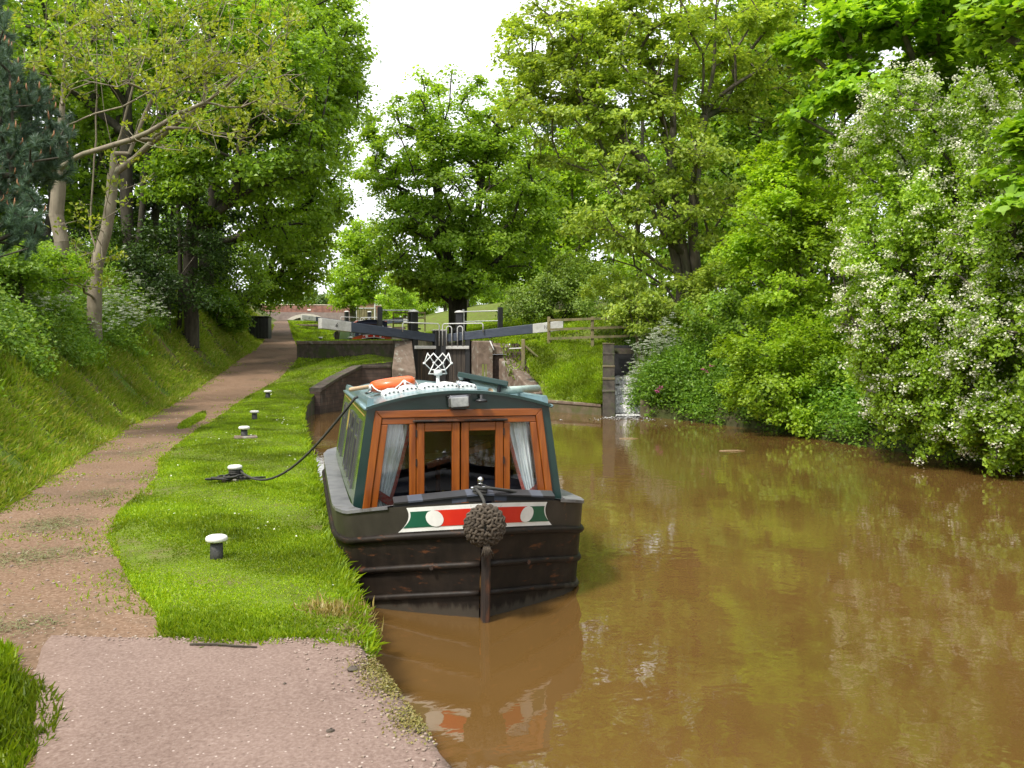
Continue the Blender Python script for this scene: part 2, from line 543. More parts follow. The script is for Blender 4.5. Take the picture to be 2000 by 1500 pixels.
def slab_mat():
    m, nt, bs = new_mat("pink_concrete")
    co = coords(nt)
    c1, f1 = ramp_noise(nt, co, 1.4, 6, [(.142, .095, .076), (.18, .124, .102), (.212, .15, .125)])
    c2, f2 = ramp_noise(nt, co, 60, 3, [(.082, .053, .042), (.187, .132, .109), (.30, .235, .20)], pos=[.3, .5, .7])
    col = mixc(nt, c1, c2, .42)
    vo = nt.nodes.new("ShaderNodeTexVoronoi")
    vo.inputs["Scale"].default_value = 42
    nt.links.new(co, vo.inputs["Vector"])
    sep = nt.nodes.new("ShaderNodeSeparateColor")
    nt.links.new(vo.outputs["Color"], sep.inputs[0])
    for ch, thr, c in ((0, .86, (.40, .33, .29)), (1, .86, (.10, .07, .055))):
        mr2 = nt.nodes.new("ShaderNodeMapRange")
        mr2.inputs[1].default_value, mr2.inputs[2].default_value = .26, .14
        nt.links.new(vo.outputs["Distance"], mr2.inputs[0])
        gt = nt.nodes.new("ShaderNodeMath"); gt.operation = 'GREATER_THAN'; gt.inputs[1].default_value = thr
        nt.links.new(sep.outputs[ch], gt.inputs[0])
        mu = nt.nodes.new("ShaderNodeMath"); mu.operation = 'MULTIPLY'
        nt.links.new(gt.outputs[0], mu.inputs[0]); nt.links.new(mr2.outputs[0], mu.inputs[1])
        col = mixc(nt, col, c, mu.outputs[0])
    # crumbled, mossy waterside edge: a band whose width wanders
    tc = nt.nodes.new("ShaderNodeTexCoord")
    vc = nt.nodes.new("ShaderNodeVertexColor"); vc.layer_name = "edge"
    nz = nt.nodes.new("ShaderNodeTexNoise")
    nz.inputs["Scale"].default_value = 9; nz.inputs["Detail"].default_value = 8; nz.inputs["Roughness"].default_value = .75
    mp = nt.nodes.new("ShaderNodeMapping"); mp.inputs["Scale"].default_value = (.6, 1.8, 1)
    nt.links.new(tc.outputs["Object"], mp.inputs[0]); nt.links.new(mp.outputs[0], nz.inputs["Vector"])
    sp = nt.nodes.new("ShaderNodeSeparateColor"); nt.links.new(vc.outputs[0], sp.inputs[0])
    ad = nt.nodes.new("ShaderNodeMath"); ad.operation = 'ADD'
    nt.links.new(sp.outputs[0], ad.inputs[0]); nt.links.new(nz.outputs["Fac"], ad.inputs[1])
    mr3 = nt.nodes.new("ShaderNodeMapRange")
    mr3.inputs[1].default_value, mr3.inputs[2].default_value = 1.08, 1.22
    nt.links.new(ad.outputs[0], mr3.inputs[0])
    dirt, _ = ramp_noise(nt, co, 5, 5, [(.06, .045, .03), (.12, .09, .06), (.13, .12, .03)])
    col = mixc(nt, col, dirt, mr3.outputs[0])
    nt.links.new(col, bs.inputs["Base Color"])
    bs.inputs["Roughness"].default_value = .92
    bs.inputs["Specular IOR Level"].default_value = .25
    hm = nt.nodes.new("ShaderNodeMath"); hm.operation = 'SUBTRACT'
    nt.links.new(f2, hm.inputs[0]); nt.links.new(mr3.outputs[0], hm.inputs[1])
    bumpit(nt, bs, hm.outputs[0], .45, .01)
    return m

M['path'] = path_mat()
M['slab'] = slab_mat()
M['turf'] = mottled("turf", [(.075, .085, .02), (.10, .135, .02), (.13, .18, .028)], 4, .95, .4, .03, spots=(.13, .115, .05), sscale=2.6, spos=(.52, .66), spec=.1)
M['bankturf'] = mottled("bank_turf", [(.06, .11, .014), (.10, .16, .022), (.15, .17, .04)], 2.5, .95, .5, .05, spots=(.13, .085, .048), sscale=1.3, spos=(.46, .6), stretch=(.5, 1.6, 1), spec=.1)
M['earth'] = mottled("leaf_mould", [(.03, .035, .012), (.05, .06, .02), (.07, .06, .035)], 2, .95, .5, .05, spec=.1)
def water_mat():
    m, nt, bs = new_mat("muddy_water")
    co = coords(nt)
    c, f = ramp_noise(nt, co, .35, 4, [(.094, .051, .0145), (.112, .0605, .018), (.13, .0715, .022)])
    nt.links.new(c, bs.inputs["Base Color"])
    bs.inputs["Roughness"].default_value = .03
    bs.inputs["IOR"].default_value = 2.0
    hs = None
    for sc, am, st in ((1.1, 1.0, (1, 1, 1)), (4.5, .30, (1, 1.25, 1)), (16, .06, (1, 1, 1))):
        mp = nt.nodes.new("ShaderNodeMapping")
        mp.inputs["Scale"].default_value = st
        mp.inputs["Rotation"].default_value = (0, 0, -TH)
        nt.links.new(co, mp.inputs[0])
        nz = nt.nodes.new("ShaderNodeTexNoise")
        nz.inputs["Scale"].default_value = sc
        nz.inputs["Detail"].default_value = 2
        nz.inputs["Distortion"].default_value = .6
        nt.links.new(mp.outputs[0], nz.inputs["Vector"])
        mu = nt.nodes.new("ShaderNodeMath"); mu.operation = 'MULTIPLY'; mu.inputs[1].default_value = am
        nt.links.new(nz.outputs["Fac"], mu.inputs[0])
        if hs is None:
            hs = mu.outputs[0]
        else:
            ad = nt.nodes.new("ShaderNodeMath"); ad.operation = 'ADD'
            nt.links.new(hs, ad.inputs[0]); nt.links.new(mu.outputs[0], ad.inputs[1])
            hs = ad.outputs[0]
    bumpit(nt, bs, hs, 1.0, .0045)
    return m
M['water'] = water_mat()

def vrange(*segs):
    out = []
    for a, b, st in segs:
        out += list(np.arange(a, b, st))
    return out + [segs[-1][1]]
V_ALL = vrange((-40, -6, 2), (-6, 4.9, .25), (4.9, 5.6, .08), (5.6, 40, .2), (40, 72, .5), (72, 240, 4))
strip("embankment", V_ALL, lambda v: -70, pl, 70, z_bank, M['bankturf'], skew=.22, jr=.04, seed=1)
strip("towpath", V_ALL, lambda v: pl(v) - .05, lambda v: pr(v) + .05, 18, z_path, M['path'], seed=2)
VV = [v for v in V_ALL if v >= 5.0]
strip("grass_verge", VV, lambda v: pr(v), ce, 26, z_verge, M['turf'], jl=.035, seed=3)
# the waterside drop below the verge and the pavement
def z_edge_fn(zf):
    return lambda U, V: np.stack([zf(U[:, 0], V[:, 0]), zf(U[:, 0], V[:, 0]) * .5, np.full(len(U), -.8)], -1)
M['edge_stone'] = mottled("edge_stone", [(.05, .04, .03), (.10, .08, .06), (.15, .12, .10)], 6, .9, .5, .02, spots=(.05, .07, .02), sscale=3, spos=(.45, .6))
vs_ = np.array([v for v in VV if v <= 64])
strip("bank_edge", vs_, lambda v: ce(v), lambda v: ce(v) + .03, 3, z_edge_fn(z_verge), M['edge_stone'])
vs_ = np.array(vrange((38, 74, .5)))
_lr = lambda v: float(np.interp(v, [38, 40, 63, 68.5, 73], [6.87, 8, 7.6, 6.9, 3.2]))
strip("bank_edge", vs_, lambda v: _lr(v) - .02, lambda v: _lr(v) + .02, 3, lambda U, V: np.stack([np.full(len(U), 1.2), z_right(U[:, 2], V[:, 2]) * .5 + .6, z_right(U[:, 2], V[:, 2])], -1), M['edge_stone'])
# concrete pavement, 25 mm above the path, with its waterside face
def slab():
    vs = vrange((-6, 5.0, .1))
    rows, cols = [], []
    rng = np.random.default_rng(5)
    mb = MB()
    SL = lambda v: float(np.interp(v, [-6, 3.3, 4.85], [-.5, -.83, -1.26]))
    for v in vs:
        e = ce(v)
        L = SL(v) + rng.normal(0, .004)
        end = min(1, (5.0 - v) / .1)
        row = []
        for i in range(25):
            t = (i / 24) ** .6
            u = L + (e - .02 - L) * t
            row.append((u, v + .02 * math.sin(u * 3), .345 + float(bumps(np.array(u), np.array(v), .004, 4))))
        je = rng.normal(0, .012)
        row.append((e + je, v, .33 + rng.normal(0, .006)))
        row.append((e + je + .01, v, .20))
        row.append((e + .015, v, -.8))
        row.insert(0, (L - .03, v, .30))
        rows.append(row)
    mb.grid(rows)
    n = len(rows[0])
    last = [(x, y + .02, .25) for x, y, z in rows[-1][:26]] 
    mb.grid([rows[-1][:26], last])
    mb.v = [(x, float(skew_v(x, y)), z) for x, y, z in mb.v]
    o = mb.build("canalside_pavement", M['slab'], smooth=True)
    at_ = o.data.color_attributes.new("edge", 'FLOAT_COLOR', 'POINT')
    cols = []
    for p in mb.v:
        d = ce(p[1]) - p[0]
        e = max(0, 1 - d / .55) * .62
        d2 = max(0, 1 - (5.0 - .296 * (p[0] + .53) - p[1]) / .18) * .55
        e = max(e, d2 * (.4 + .6 * max(0, min(1, (p[0] + .6) / .6))))
        cols += [e, e, e, 1]
    at_.data.foreach_set("color", cols)
    return kind(o, "structure")
slab()
# right bank and the ground about the lock
strip("canal_bank", [v for v in vrange((-40, -6, 2), (-6, 29, .4), (29, 34, 1))], crr, lambda v: 70, 60, z_right, M['earth'], skew=2.2, seed=6)
strip("lockside_ground", vrange((28.7, 60, .5), (60, 240, 5)), lambda v: np.interp(v, [28.7, 30.2, 31.2, 31.55, 31.9, 38, 40, 63, 68.5, 73], [8.35, 8.7, 8.5, 7.3, 6.87, 6.87, 8, 7.6, 6.9, 3.2]), lambda v: 70, 60, z_right, M['turf'], skew=2.2, seed=7)
strip("grass_slope", vrange((24.35, 28.9, .1)), lambda v: float(np.interp(v, [24.35, 26.7, 28.9], [9.42, 8.28, 8.2])), lambda v: 9.38 + .39 * (v - 23.9), 18, z_slope, M['turf'], seed=8)
# waters: the long pound, the chamber's head pound and the next pound
def sheet(name, u0, u1, v0, v1, z, mat):
    mb = MB()
    mb.grid([[(u0, v0, z), (u1, v0, z)], [(u0, v1, z), (u1, v1, z)]])
    return kind(mb.build(name, mat), "structure")
sheet("canal_water", -1, 14.5, -40, 38, 0, M['water'])
sheet("pound_water", 2.9, 8.3, 39, 64, 2.0, M['water'])
sheet("ground", -75, 75, -45, 260, -1.2, M['earth'])
# ------------------------------------------------------------------ leaves, branches, trees
KITE = np.array([(0, 0, 0), (.36, .42, .10), (0, 1, -.06), (-.36, .42, .10)])
WIDE = np.array([(0, 0, 0), (.5, .4, .12), (0, 1, -.12), (-.5, .4, .12)])
BROAD = np.array([(0, 0, 0), (.34, .12, .05), (.56, .52, .10), (.2, .62, .03), (0, 1.0, -.10), (-.2, .62, .03), (-.56, .52, .10), (-.34, .12, .05)])
NEEDLE = np.array([(-.045, 0, 0), (.045, 0, 0), (0, 1, 0)])
BLADE = np.array([(-.05, 0, 0), (.05, 0, 0), (0, 1, .25)])

def unit(a):
    return a / np.maximum(1e-9, np.linalg.norm(a, axis=-1, keepdims=True))

def leaves_obj(name, pos, nrm, size, tmpl, mat, parent=None, rng=None, along=None, spread=1.0):
    """One mesh of leaf-sized faces. along: a preferred direction of each leaf's length."""
    n, k = len(pos), len(tmpl)
    rng = rng or np.random.default_rng(0)
    nrm = unit(nrm)
    t = rng.normal(size=(n, 3)) * spread
    if along is not None:
        t = t + along
    y = unit(t - nrm * (t * nrm).sum(-1, keepdims=True))
    x = np.cross(y, nrm)
    S = size[:, None, None]
    V = pos[:, None, :] + S * (x[:, None, :] * tmpl[None, :, 0:1] + y[:, None, :] * tmpl[None, :, 1:2] + nrm[:, None, :] * tmpl[None, :, 2:3])
    me = raw_mesh(name, V.reshape(-1, 3), np.arange(n * k), np.arange(n) * k, smooth=False)
    return link(name, me, mat, parent)

class Wood:
    def __init__(s, base, r):
        s.p, s.par, s.len = [np.asarray(base, float)], [-1], [0.0]
        s.r0 = r
    def add(s, p, par):
        p = np.asarray(p, float)
        s.p.append(p); s.par.append(par)
        s.len.append(s.len[par] + float(np.linalg.norm(p - s.p[par])))
        return len(s.p) - 1
    def line(s, pts, par=0, step=.8, rng=None, jit=.03):
        for q in pts:
            a = s.p[par]; q = np.asarray(q, float)
            d = np.linalg.norm(q - a); n = max(1, int(d / step))
            for i in range(1, n + 1):
                pp = a + (q - a) * i / n
                if rng is not None and i < n:
                    pp = pp + rng.normal(0, jit, 3)
                par = s.add(pp, par)
        return par
    def reach(s, tips, rng, bow=.1, kplen=.3, step=.7, jit=.05, minz=None):
        P0 = s.p[0]
        order = np.argsort(np.linalg.norm((tips - P0) * [1, 1, .6], axis=1))
        ends = []
        for i in order:
            c = tips[i]
            A = np.array(s.p)
            d = np.linalg.norm(A - c, axis=1)
            cost = d + kplen * np.array(s.len) + .7 * np.maximum(0, A[:, 2] - c[2])
            if minz is not None:
                cost = cost + 50 * (A[:, 2] < minz)
            j = int(np.argmin(cost))
            a = s.p[j]
            n = max(1, int(d[j] / step))
            par = j
            for q in range(1, n + 1):
                f = q / n
                pp = a + (c - a) * f + np.array([0, 0, bow * d[j] * f * (1 - f) * 2])
                if q < n:
                    pp = pp + rng.normal(0, jit, 3)
                par = s.add(pp, par)
            ends.append((i, par))
        return ends
    def mesh(s, name, mat, parent, rmin=.012, pw=.5, k=6, rmax_tip=None):
        P = np.array(s.p); par = np.array(s.par); n = len(P)
        cnt = np.zeros(n)
        has = np.zeros(n, bool)
        has[par[1:]] = True
        cnt[~has] = 1
        for i in range(n - 1, 0, -1):
            cnt[par[i]] += cnt[i]
        r = np.maximum(rmin, s.r0 * (cnt / cnt[0]) ** pw)
        for k0, k1, cap in getattr(s, 'caps', []):
            r[k0:k1] = np.minimum(r[k0:k1], cap)
        r[0] = s.r0 * 1.25
        ci = np.arange(1, n); pi = par[1:]
        A, B = P[pi], P[ci]
        d = unit(B - A)
        ref = np.where(np.abs(d[:, 2:3]) < .9, [[0, 0, 1.0]], [[1.0, 0, 0]])
        x = unit(np.cross(d, ref)); y = np.cross(d, x)
        an = np.arange(k) * 2 * PI / k
        ring = x[:, None, :] * np.cos(an)[None, :, None] + y[:, None, :] * np.sin(an)[None, :, None]
        rb = r[ci]; ra = np.minimum(r[pi], rb * 1.35)
        VA = A[:, None, :] - d[:, None, :] * (ra * .3)[:, None, None] + ring * ra[:, None, None]
        VB = B[:, None, :] + ring * rb[:, None, None]
        V = np.concatenate([VA, VB], 1).reshape(-1, 3)
        m = len(ci)
        q = np.arange(k); q2 = (q + 1) % k
        F = np.stack([q, q2, q2 + k, q + k], -1)
        L = (F[None] + (np.arange(m) * 2 * k)[:, None, None]).reshape(-1)
        me = raw_mesh(name, V, L, np.arange(m * k) * 4, smooth=True)
        return link(name, me, mat, parent)

def in_ellipsoids(ells, n, rng, inner=.35, gap=.0):
    """Points through the outer part of a union of ellipsoids, no two closer than gap."""
    vol = np.array([e[1][0] * e[1][1] * e[1][2] for e in ells]) ** .8
    out = []
    tries = 0
    while len(out) < n and tries < n * 30:
        tries += 1
        e = ells[rng.choice(len(ells), p=vol / vol.sum())]
        d = unit(rng.normal(size=3))
        r = (inner ** 3 + (1 - inner ** 3) * rng.random()) ** (1 / 3)
        p = np.array(e[0]) + d * r * np.array(e[1])
        if gap and out and np.min(np.linalg.norm(np.array(out) - p, axis=1)) < gap:
            continue
        out.append(p)
    return np.array(out)

def spray(centres, n, rad, rng, flat=.55, up=.9, axis=None, out=.5, droop=.0, jit=.55):
    """n leaves round each centre: positions and facings. axis: crown centre, leaves face away from it."""
    m = len(centres)
    off = rng.normal(size=(m, n, 3))
    off = unit(off) * (rng.random((m, n, 1)) ** .55)
    R = rad * (.6 + .8 * rng.random((m, 1, 1)))
    off = off * R * np.array([1, 1, flat])
    off[..., 2] -= droop * (off[..., 0] ** 2 + off[..., 1] ** 2) / np.maximum(.05, R[..., 0])
    pos = (centres[:, None, :] + off).reshape(-1, 3)
    nr = rng.normal(size=(m * n, 3)) * jit
    nr[:, 2] += up
    if axis is not None:
        nr += out * unit(pos - np.asarray(axis))
    return pos, nr

def tree(name, label, cat, base, trunks, ells, n_cl, n_lf, cl_rad, lf, mat, r0=.2, bark='bark', seed=0, group=None, tmpl=KITE,
         flat=.5, up=.8, gap=.0, inner=.35, bow=.12, pw=.5, droop=.25, kplen=.3, rmin=.014, rz=0.0, jit=.55, cat_parts=('trunk', 'crown'), tips=None, minz=None):
    """base: world point; trunks: polylines and ells: ellipsoids, all in world coordinates."""
    rng = np.random.default_rng(seed)
    base = np.asarray(base, float)
    root = thing(name, label, cat, base, 0, group)
    wd = Wood(np.zeros(3), r0)
    for tl in trunks:
        wd.line([np.asarray(q, float) - base for q in tl], 0, rng=rng)
    el = [(np.asarray(c, float) - base, np.asarray(r, float)) for c, r in ells]
    cl = in_ellipsoids(el, n_cl, rng, inner, gap) if tips is None else np.asarray(tips, float) - base
    if minz is not None:
        cl = cl[cl[:, 2] > minz - base[2]]
    wd.reach(cl, rng, bow=bow, kplen=kplen)
    wd.mesh(cat_parts[0], M[bark], root, rmin=rmin, pw=pw)
    cen = np.mean([e[0] for e in el], axis=0)
    pos, nr = spray(cl, n_lf, cl_rad, rng, flat=flat, up=up, axis=cen - [0, 0, 1], droop=droop, jit=jit)
    sz = lf * (.65 + .7 * rng.random(len(pos)))
    leaves_obj(cat_parts[1], pos, nr, sz, tmpl, M[mat], root, rng)
    root['_'] = 0
    del root['_']
    return root, cl, wd

def epx(px, py, d, rx, ry, rd):
    """An ellipsoid seen at (px, py), d metres off, rx by ry photo pixels across its half-axes, rd metres deep."""
    return (at(px, py, d), (rx / FPX * d, rd, ry / FPX * d))

# grass and low growth over the ground sheets
def scatter(n, fl, fr, v0, v1, zf, rng, vpow=1.0, near=None):
    if near:      # density falls off with distance
        a = rng.random(n)
        v = v0 * (v1 / v0) ** a if v0 > 0 else v0 + (v1 - v0) * a
    else:
        v = v0 + (v1 - v0) * rng.random(n) ** vpow
    L = np.array(fl(v)); R = np.array(fr(v))
    u = L + (R - L) * rng.random(n)
    return u, v, zf(u, v)

def blades(name, label, u, v, z, h, wd, mat, rng, lean=.45, leandir=None, parent=None, group=None):
    n = len(u)
    pos = np.stack([u, v, z - .01], -1)
    ln = rng.normal(size=(n, 3)) * lean
    if leandir is not None:
        ln = ln + leandir
    ln[:, 2] = 1.0
    y = unit(ln)
    t = rng.normal(size=(n, 3))
    nr = unit(t - y * (t * y).sum(-1, keepdims=True))
    x = np.cross(y, nr)
    H = h[:, None, None]
    W = wd[:, None, None]
    tm = np.array([(-1, 0, 0), (1, 0, 0), (.7, .55, .06), (0, 1, .28), (-.7, .55, .06)])
    V = pos[:, None, :] + x[:, None, :] * tm[None, :, 0:1] * W + y[:, None, :] * tm[None, :, 1:2] * H + nr[:, None, :] * tm[None, :, 2:3] * H
    V[:, 3, 2] -= (h * .06)
    me = raw_mesh(name, V.reshape(-1, 3), np.arange(n * 5), np.arange(n) * 5, smooth=False)
    o = link(name, me, mat, parent)
    if label:
        tag(o, label, "grass", group)
        kind(o, "stuff")
    return o
# ------------------------------------------------------------------ the narrowboat (local: x to starboard side seen right, y aft, z up from the water)
def hull_mat():
    """Bitumen black, scraped to rust in places, with a pale scum line where the water has stood."""
    m, nt, bs = new_mat("blacking")
    co = coords(nt)
    base, f0 = ramp_noise(nt, co, 5, 6, [(.006, .0042, .003), (.0115, .0078, .0055), (.023, .0155, .0105)])
    st = coords(nt, scale=(1.2, 1.2, 4))
    r_, f1 = ramp_noise(nt, st, 4.5, 8, [(0, 0, 0), (1, 1, 1)], pos=[.575, .66], rough=.7)
    col = mixc(nt, base, (.085, .032, .012), r_)
    d_, f2 = ramp_noise(nt, coords(nt, scale=(2.5, 2.5, .5)), 5, 8, [(0, 0, 0), (.5, .5, .5)], pos=[.48, .7], rough=.7)
    col = mixc(nt, col, (.024, .018, .0135), d_)
    sp = nt.nodes.new("ShaderNodeSeparateXYZ"); nt.links.new(co, sp.inputs[0])
    ad = nt.nodes.new("ShaderNodeMath"); ad.operation = 'MULTIPLY_ADD'; ad.inputs[1].default_value = -.22
    nt.links.new(f2, ad.inputs[0]); nt.links.new(sp.outputs[2], ad.inputs[2])
    mr = nt.nodes.new("ShaderNodeMapRange")
    mr.inputs[1].default_value, mr.inputs[2].default_value, mr.inputs[3].default_value, mr.inputs[4].default_value = -.03, -.07, 0, .55
    nt.links.new(ad.outputs[0], mr.inputs[0])
    col = mixc(nt, col, (.075, .065, .05), mr.outputs[0])
    nt.links.new(col, bs.inputs["Base Color"])
    rr = nt.nodes.new("ShaderNodeMapRange"); rr.inputs[3].default_value = .38; rr.inputs[4].default_value = .75
    nt.links.new(f1, rr.inputs[0]); nt.links.new(rr.outputs[0], bs.inputs["Roughness"])
    bs.inputs["Specular IOR Level"].default_value = .28
    bumpit(nt, bs, f0, .25, .004)
    return m
M['hull'] = hull_mat()
M['hull_top'] = mottled("worn_black_paint", [(.020, .0165, .0135), (.031, .026, .0215), (.048, .040, .033)], 3.5, .5, .1, .003, spots=(.14, .07, .035), sscale=5, spos=(.66, .74), spec=.5)
M['gunwale'] = mottled("gunwale_paint", [(.10, .10, .11), (.15, .15, .16), (.2, .2, .2)], 5, .42, .1, .003, spots=(.06, .05, .04), sscale=4, spos=(.58, .7))
M['rust'] = mottled("rusty_iron", [(.008, .006, .005), (.022, .012, .008), (.13, .045, .016)], 9, .75, .3, .004, stretch=(1, 1, .35))
M['green'] = mottled("dark_green_paint", [(.008, .028, .024), (.010, .034, .029), (.013, .040, .034)], 3, .28, 0, coat=.3)
M['sidegreen'] = mottled("green_side_paint", [(.04, .085, .014), (.055, .11, .018), (.07, .125, .026)], 2, .22, 0, coat=.5)
M['roof'] = mottled("roof_paint", [(.12, .20, .225), (.155, .245, .27), (.19, .285, .31)], 3, .28, 0, coat=.3)
M['wood'] = mottled("varnished_wood", [(.15, .034, .004), (.24, .062, .0065), (.31, .09, .011)], 5, .32, .08, .002, stretch=(5, 5, .45), spots=(.14, .035, .008), sscale=3.0, spos=(.62, .74), coat=.35)
M['wood_x'] = mottled("varnished_rail", [(.15, .034, .004), (.24, .062, .0065), (.31, .09, .011)], 5, .32, .08, .002, stretch=(.45, 5, 5), coat=.35)
M['white'] = mottled("white_paint", [(.62, .62, .60), (.72, .72, .70), (.78, .78, .76)], 6, .4, .05, .002, spots=(.35, .32, .28), sscale=7, spos=(.66, .75))
M['red'] = mottled("red_paint", [(.52, .02, .012), (.60, .028, .016)], 5, .35, 0, coat=.3)
M['panelgreen'] = mottled("panel_green_paint", [(.008, .085, .05), (.012, .10, .06)], 5, .35, 0, coat=.3)
M['black'] = mottled("black_paint", [(.012, .012, .013), (.022, .022, .024)], 6, .4, .05, .002)
M['slate'] = mottled("slate_blue_paint", [(.045, .052, .07), (.06, .068, .09)], 6, .4, 0)
M['chrome'] = mottled("chrome", [(.6, .6, .62), (.7, .7, .72)], 5, .15, 0, metal=1.0)
M['gold'] = mottled("gold_paint", [(.32, .22, .06), (.40, .28, .08)], 8, .4, 0)
M['rope'] = mottled("fender_rope", [(.03, .022, .015), (.06, .046, .032), (.10, .078, .056)], 30, .9, .4, .004)
M['darkrope'] = mottled("mooring_rope", [(.022, .022, .02), (.05, .048, .042)], 60, .85, .4, .003)
M['curtain'] = mottled("curtain_cloth", [(.66, .72, .76), (.78, .83, .86), (.80, .85, .88)], 3, .9, .1, .01)
M['chintz'] = mottled("patterned_cloth", [(.35, .04, .04), (.42, .12, .10), (.28, .22, .20)], 45, .9, 0)
M['inside'] = mottled("cabin_lining", [(.16, .11, .07), (.22, .15, .10)], 3, .6, 0)
M['navy'] = mottled("navy_cushion", [(.008, .010, .03), (.014, .018, .045)], 10, .8, 0)
M['orange'] = mottled("orange_plastic", [(.62, .09, .015), (.72, .12, .02)], 4, .35, 0, coat=.2)
M['mat_tube'] = mottled("pale_green_tube", [(.33, .42, .38), (.42, .52, .47)], 12, .6, .05, .003)
M['panelglass'] = mottled("panel_glass", [(.02, .035, .04), (.03, .05, .055)], 6, .12, 0)
M['paletimber'] = mottled("pale_timber", [(.38, .26, .15), (.5, .36, .22)], 8, .7, .1, .003, stretch=(6, .5, 6))
def glass_mat():
    m, nt, bs = new_mat("window_glass")
    tr = nt.nodes.new("ShaderNodeBsdfTransparent")
    tr.inputs[0].default_value = (.92, .94, .93, 1)
    gl = nt.nodes.new("ShaderNodeBsdfGlossy")
    gl.inputs["Roughness"].default_value = .01
    fr = nt.nodes.new("ShaderNodeFresnel"); fr.inputs[0].default_value = 1.5
    mr = nt.nodes.new("ShaderNodeMapRange")
    mr.inputs[3].default_value = .09; mr.inputs[4].default_value = 1.0
    nt.links.new(fr.outputs[0], mr.inputs[0])
    mx = nt.nodes.new("ShaderNodeMixShader")
    nt.links.new(mr.outputs[0], mx.inputs[0]); nt.links.new(tr.outputs[0], mx.inputs[1]); nt.links.new(gl.outputs[0], mx.inputs[2])
    nt.links.new(mx.outputs[0], nt.nodes["Material Output"].inputs[0])
    return m
M['glass'] = glass_mat()
M['darkglass'] = mottled("dark_window", [(.006, .009, .007), (.012, .016, .012)], 3, .08, 0, spec=.25)
M['lens'] = mottled("lamp_glass", [(.16, .17, .17), (.42, .43, .42)], 14, .12, .15, .003, coat=.6)

BP = [(0, .035), (.10, .24), (.22, .46), (.34, .66), (.44, .80), (.54, .90), (.68, .97), (.9, 1.015), (1.2, 1.03), (5.2, 1.03), (5.6, .97), (5.95, .80), (6.2, .52), (6.3, .2), (6.33, .02)]
def bplan(t): return float(np.interp(t, [q[0] for q in BP], [q[1] for q in BP]))
def sheer(t): return float(np.interp(t, [-.2, 0, .3, .6, 1.0, 2.2, 5, 6.4], [.87, .865, .79, .705, .672, .63, .61, .63]))
def hull_pt(side, t, z, off=0.0):
    top = sheer(t)
    f = max(0, min(1, (top - z) / 1.1))
    nar = 1 - .155 * f * math.exp(-t * .8) - 0
    b = bplan(t) * nar
    y = t - .10 * math.exp(-t * 2.5) * max(0, z) / .87 + .05 * f * math.exp(-t * 2)
    # outward normal in plan, for offsets
    t2 = t + .03
    dx, dy = bplan(t2) - bplan(max(0, t - .03)), .06 if t > .03 else .03 + t
    L = math.hypot(dx, dy)
    nx, ny = dy / L, -dx / L
    return (side * (b + nx * off), y + ny * off, z)
HT = [0, .05, .10, .16, .22, .28, .34, .39, .44, .49, .54, .61, .68, .78, .9, 1.05, 1.2, 1.8, 2.6, 3.6, 4.6, 5.2, 5.4, 5.6, 5.8, 5.95, 6.08, 6.2, 6.27, 6.33]
def hull_side(mb, side, lv0, lv1, n=7, m=0):
    rows = []
    for t in HT:
        z1 = sheer(t) + (0 if lv1 is None else lv1)
        z0 = -.45 if lv0 is None else sheer(t) + lv0
        rows.append([hull_pt(side, t, z0 + (z1 - z0) * i / (n - 1)) for i in range(n)])
    mb.grid(rows, m, flip=(side > 0))

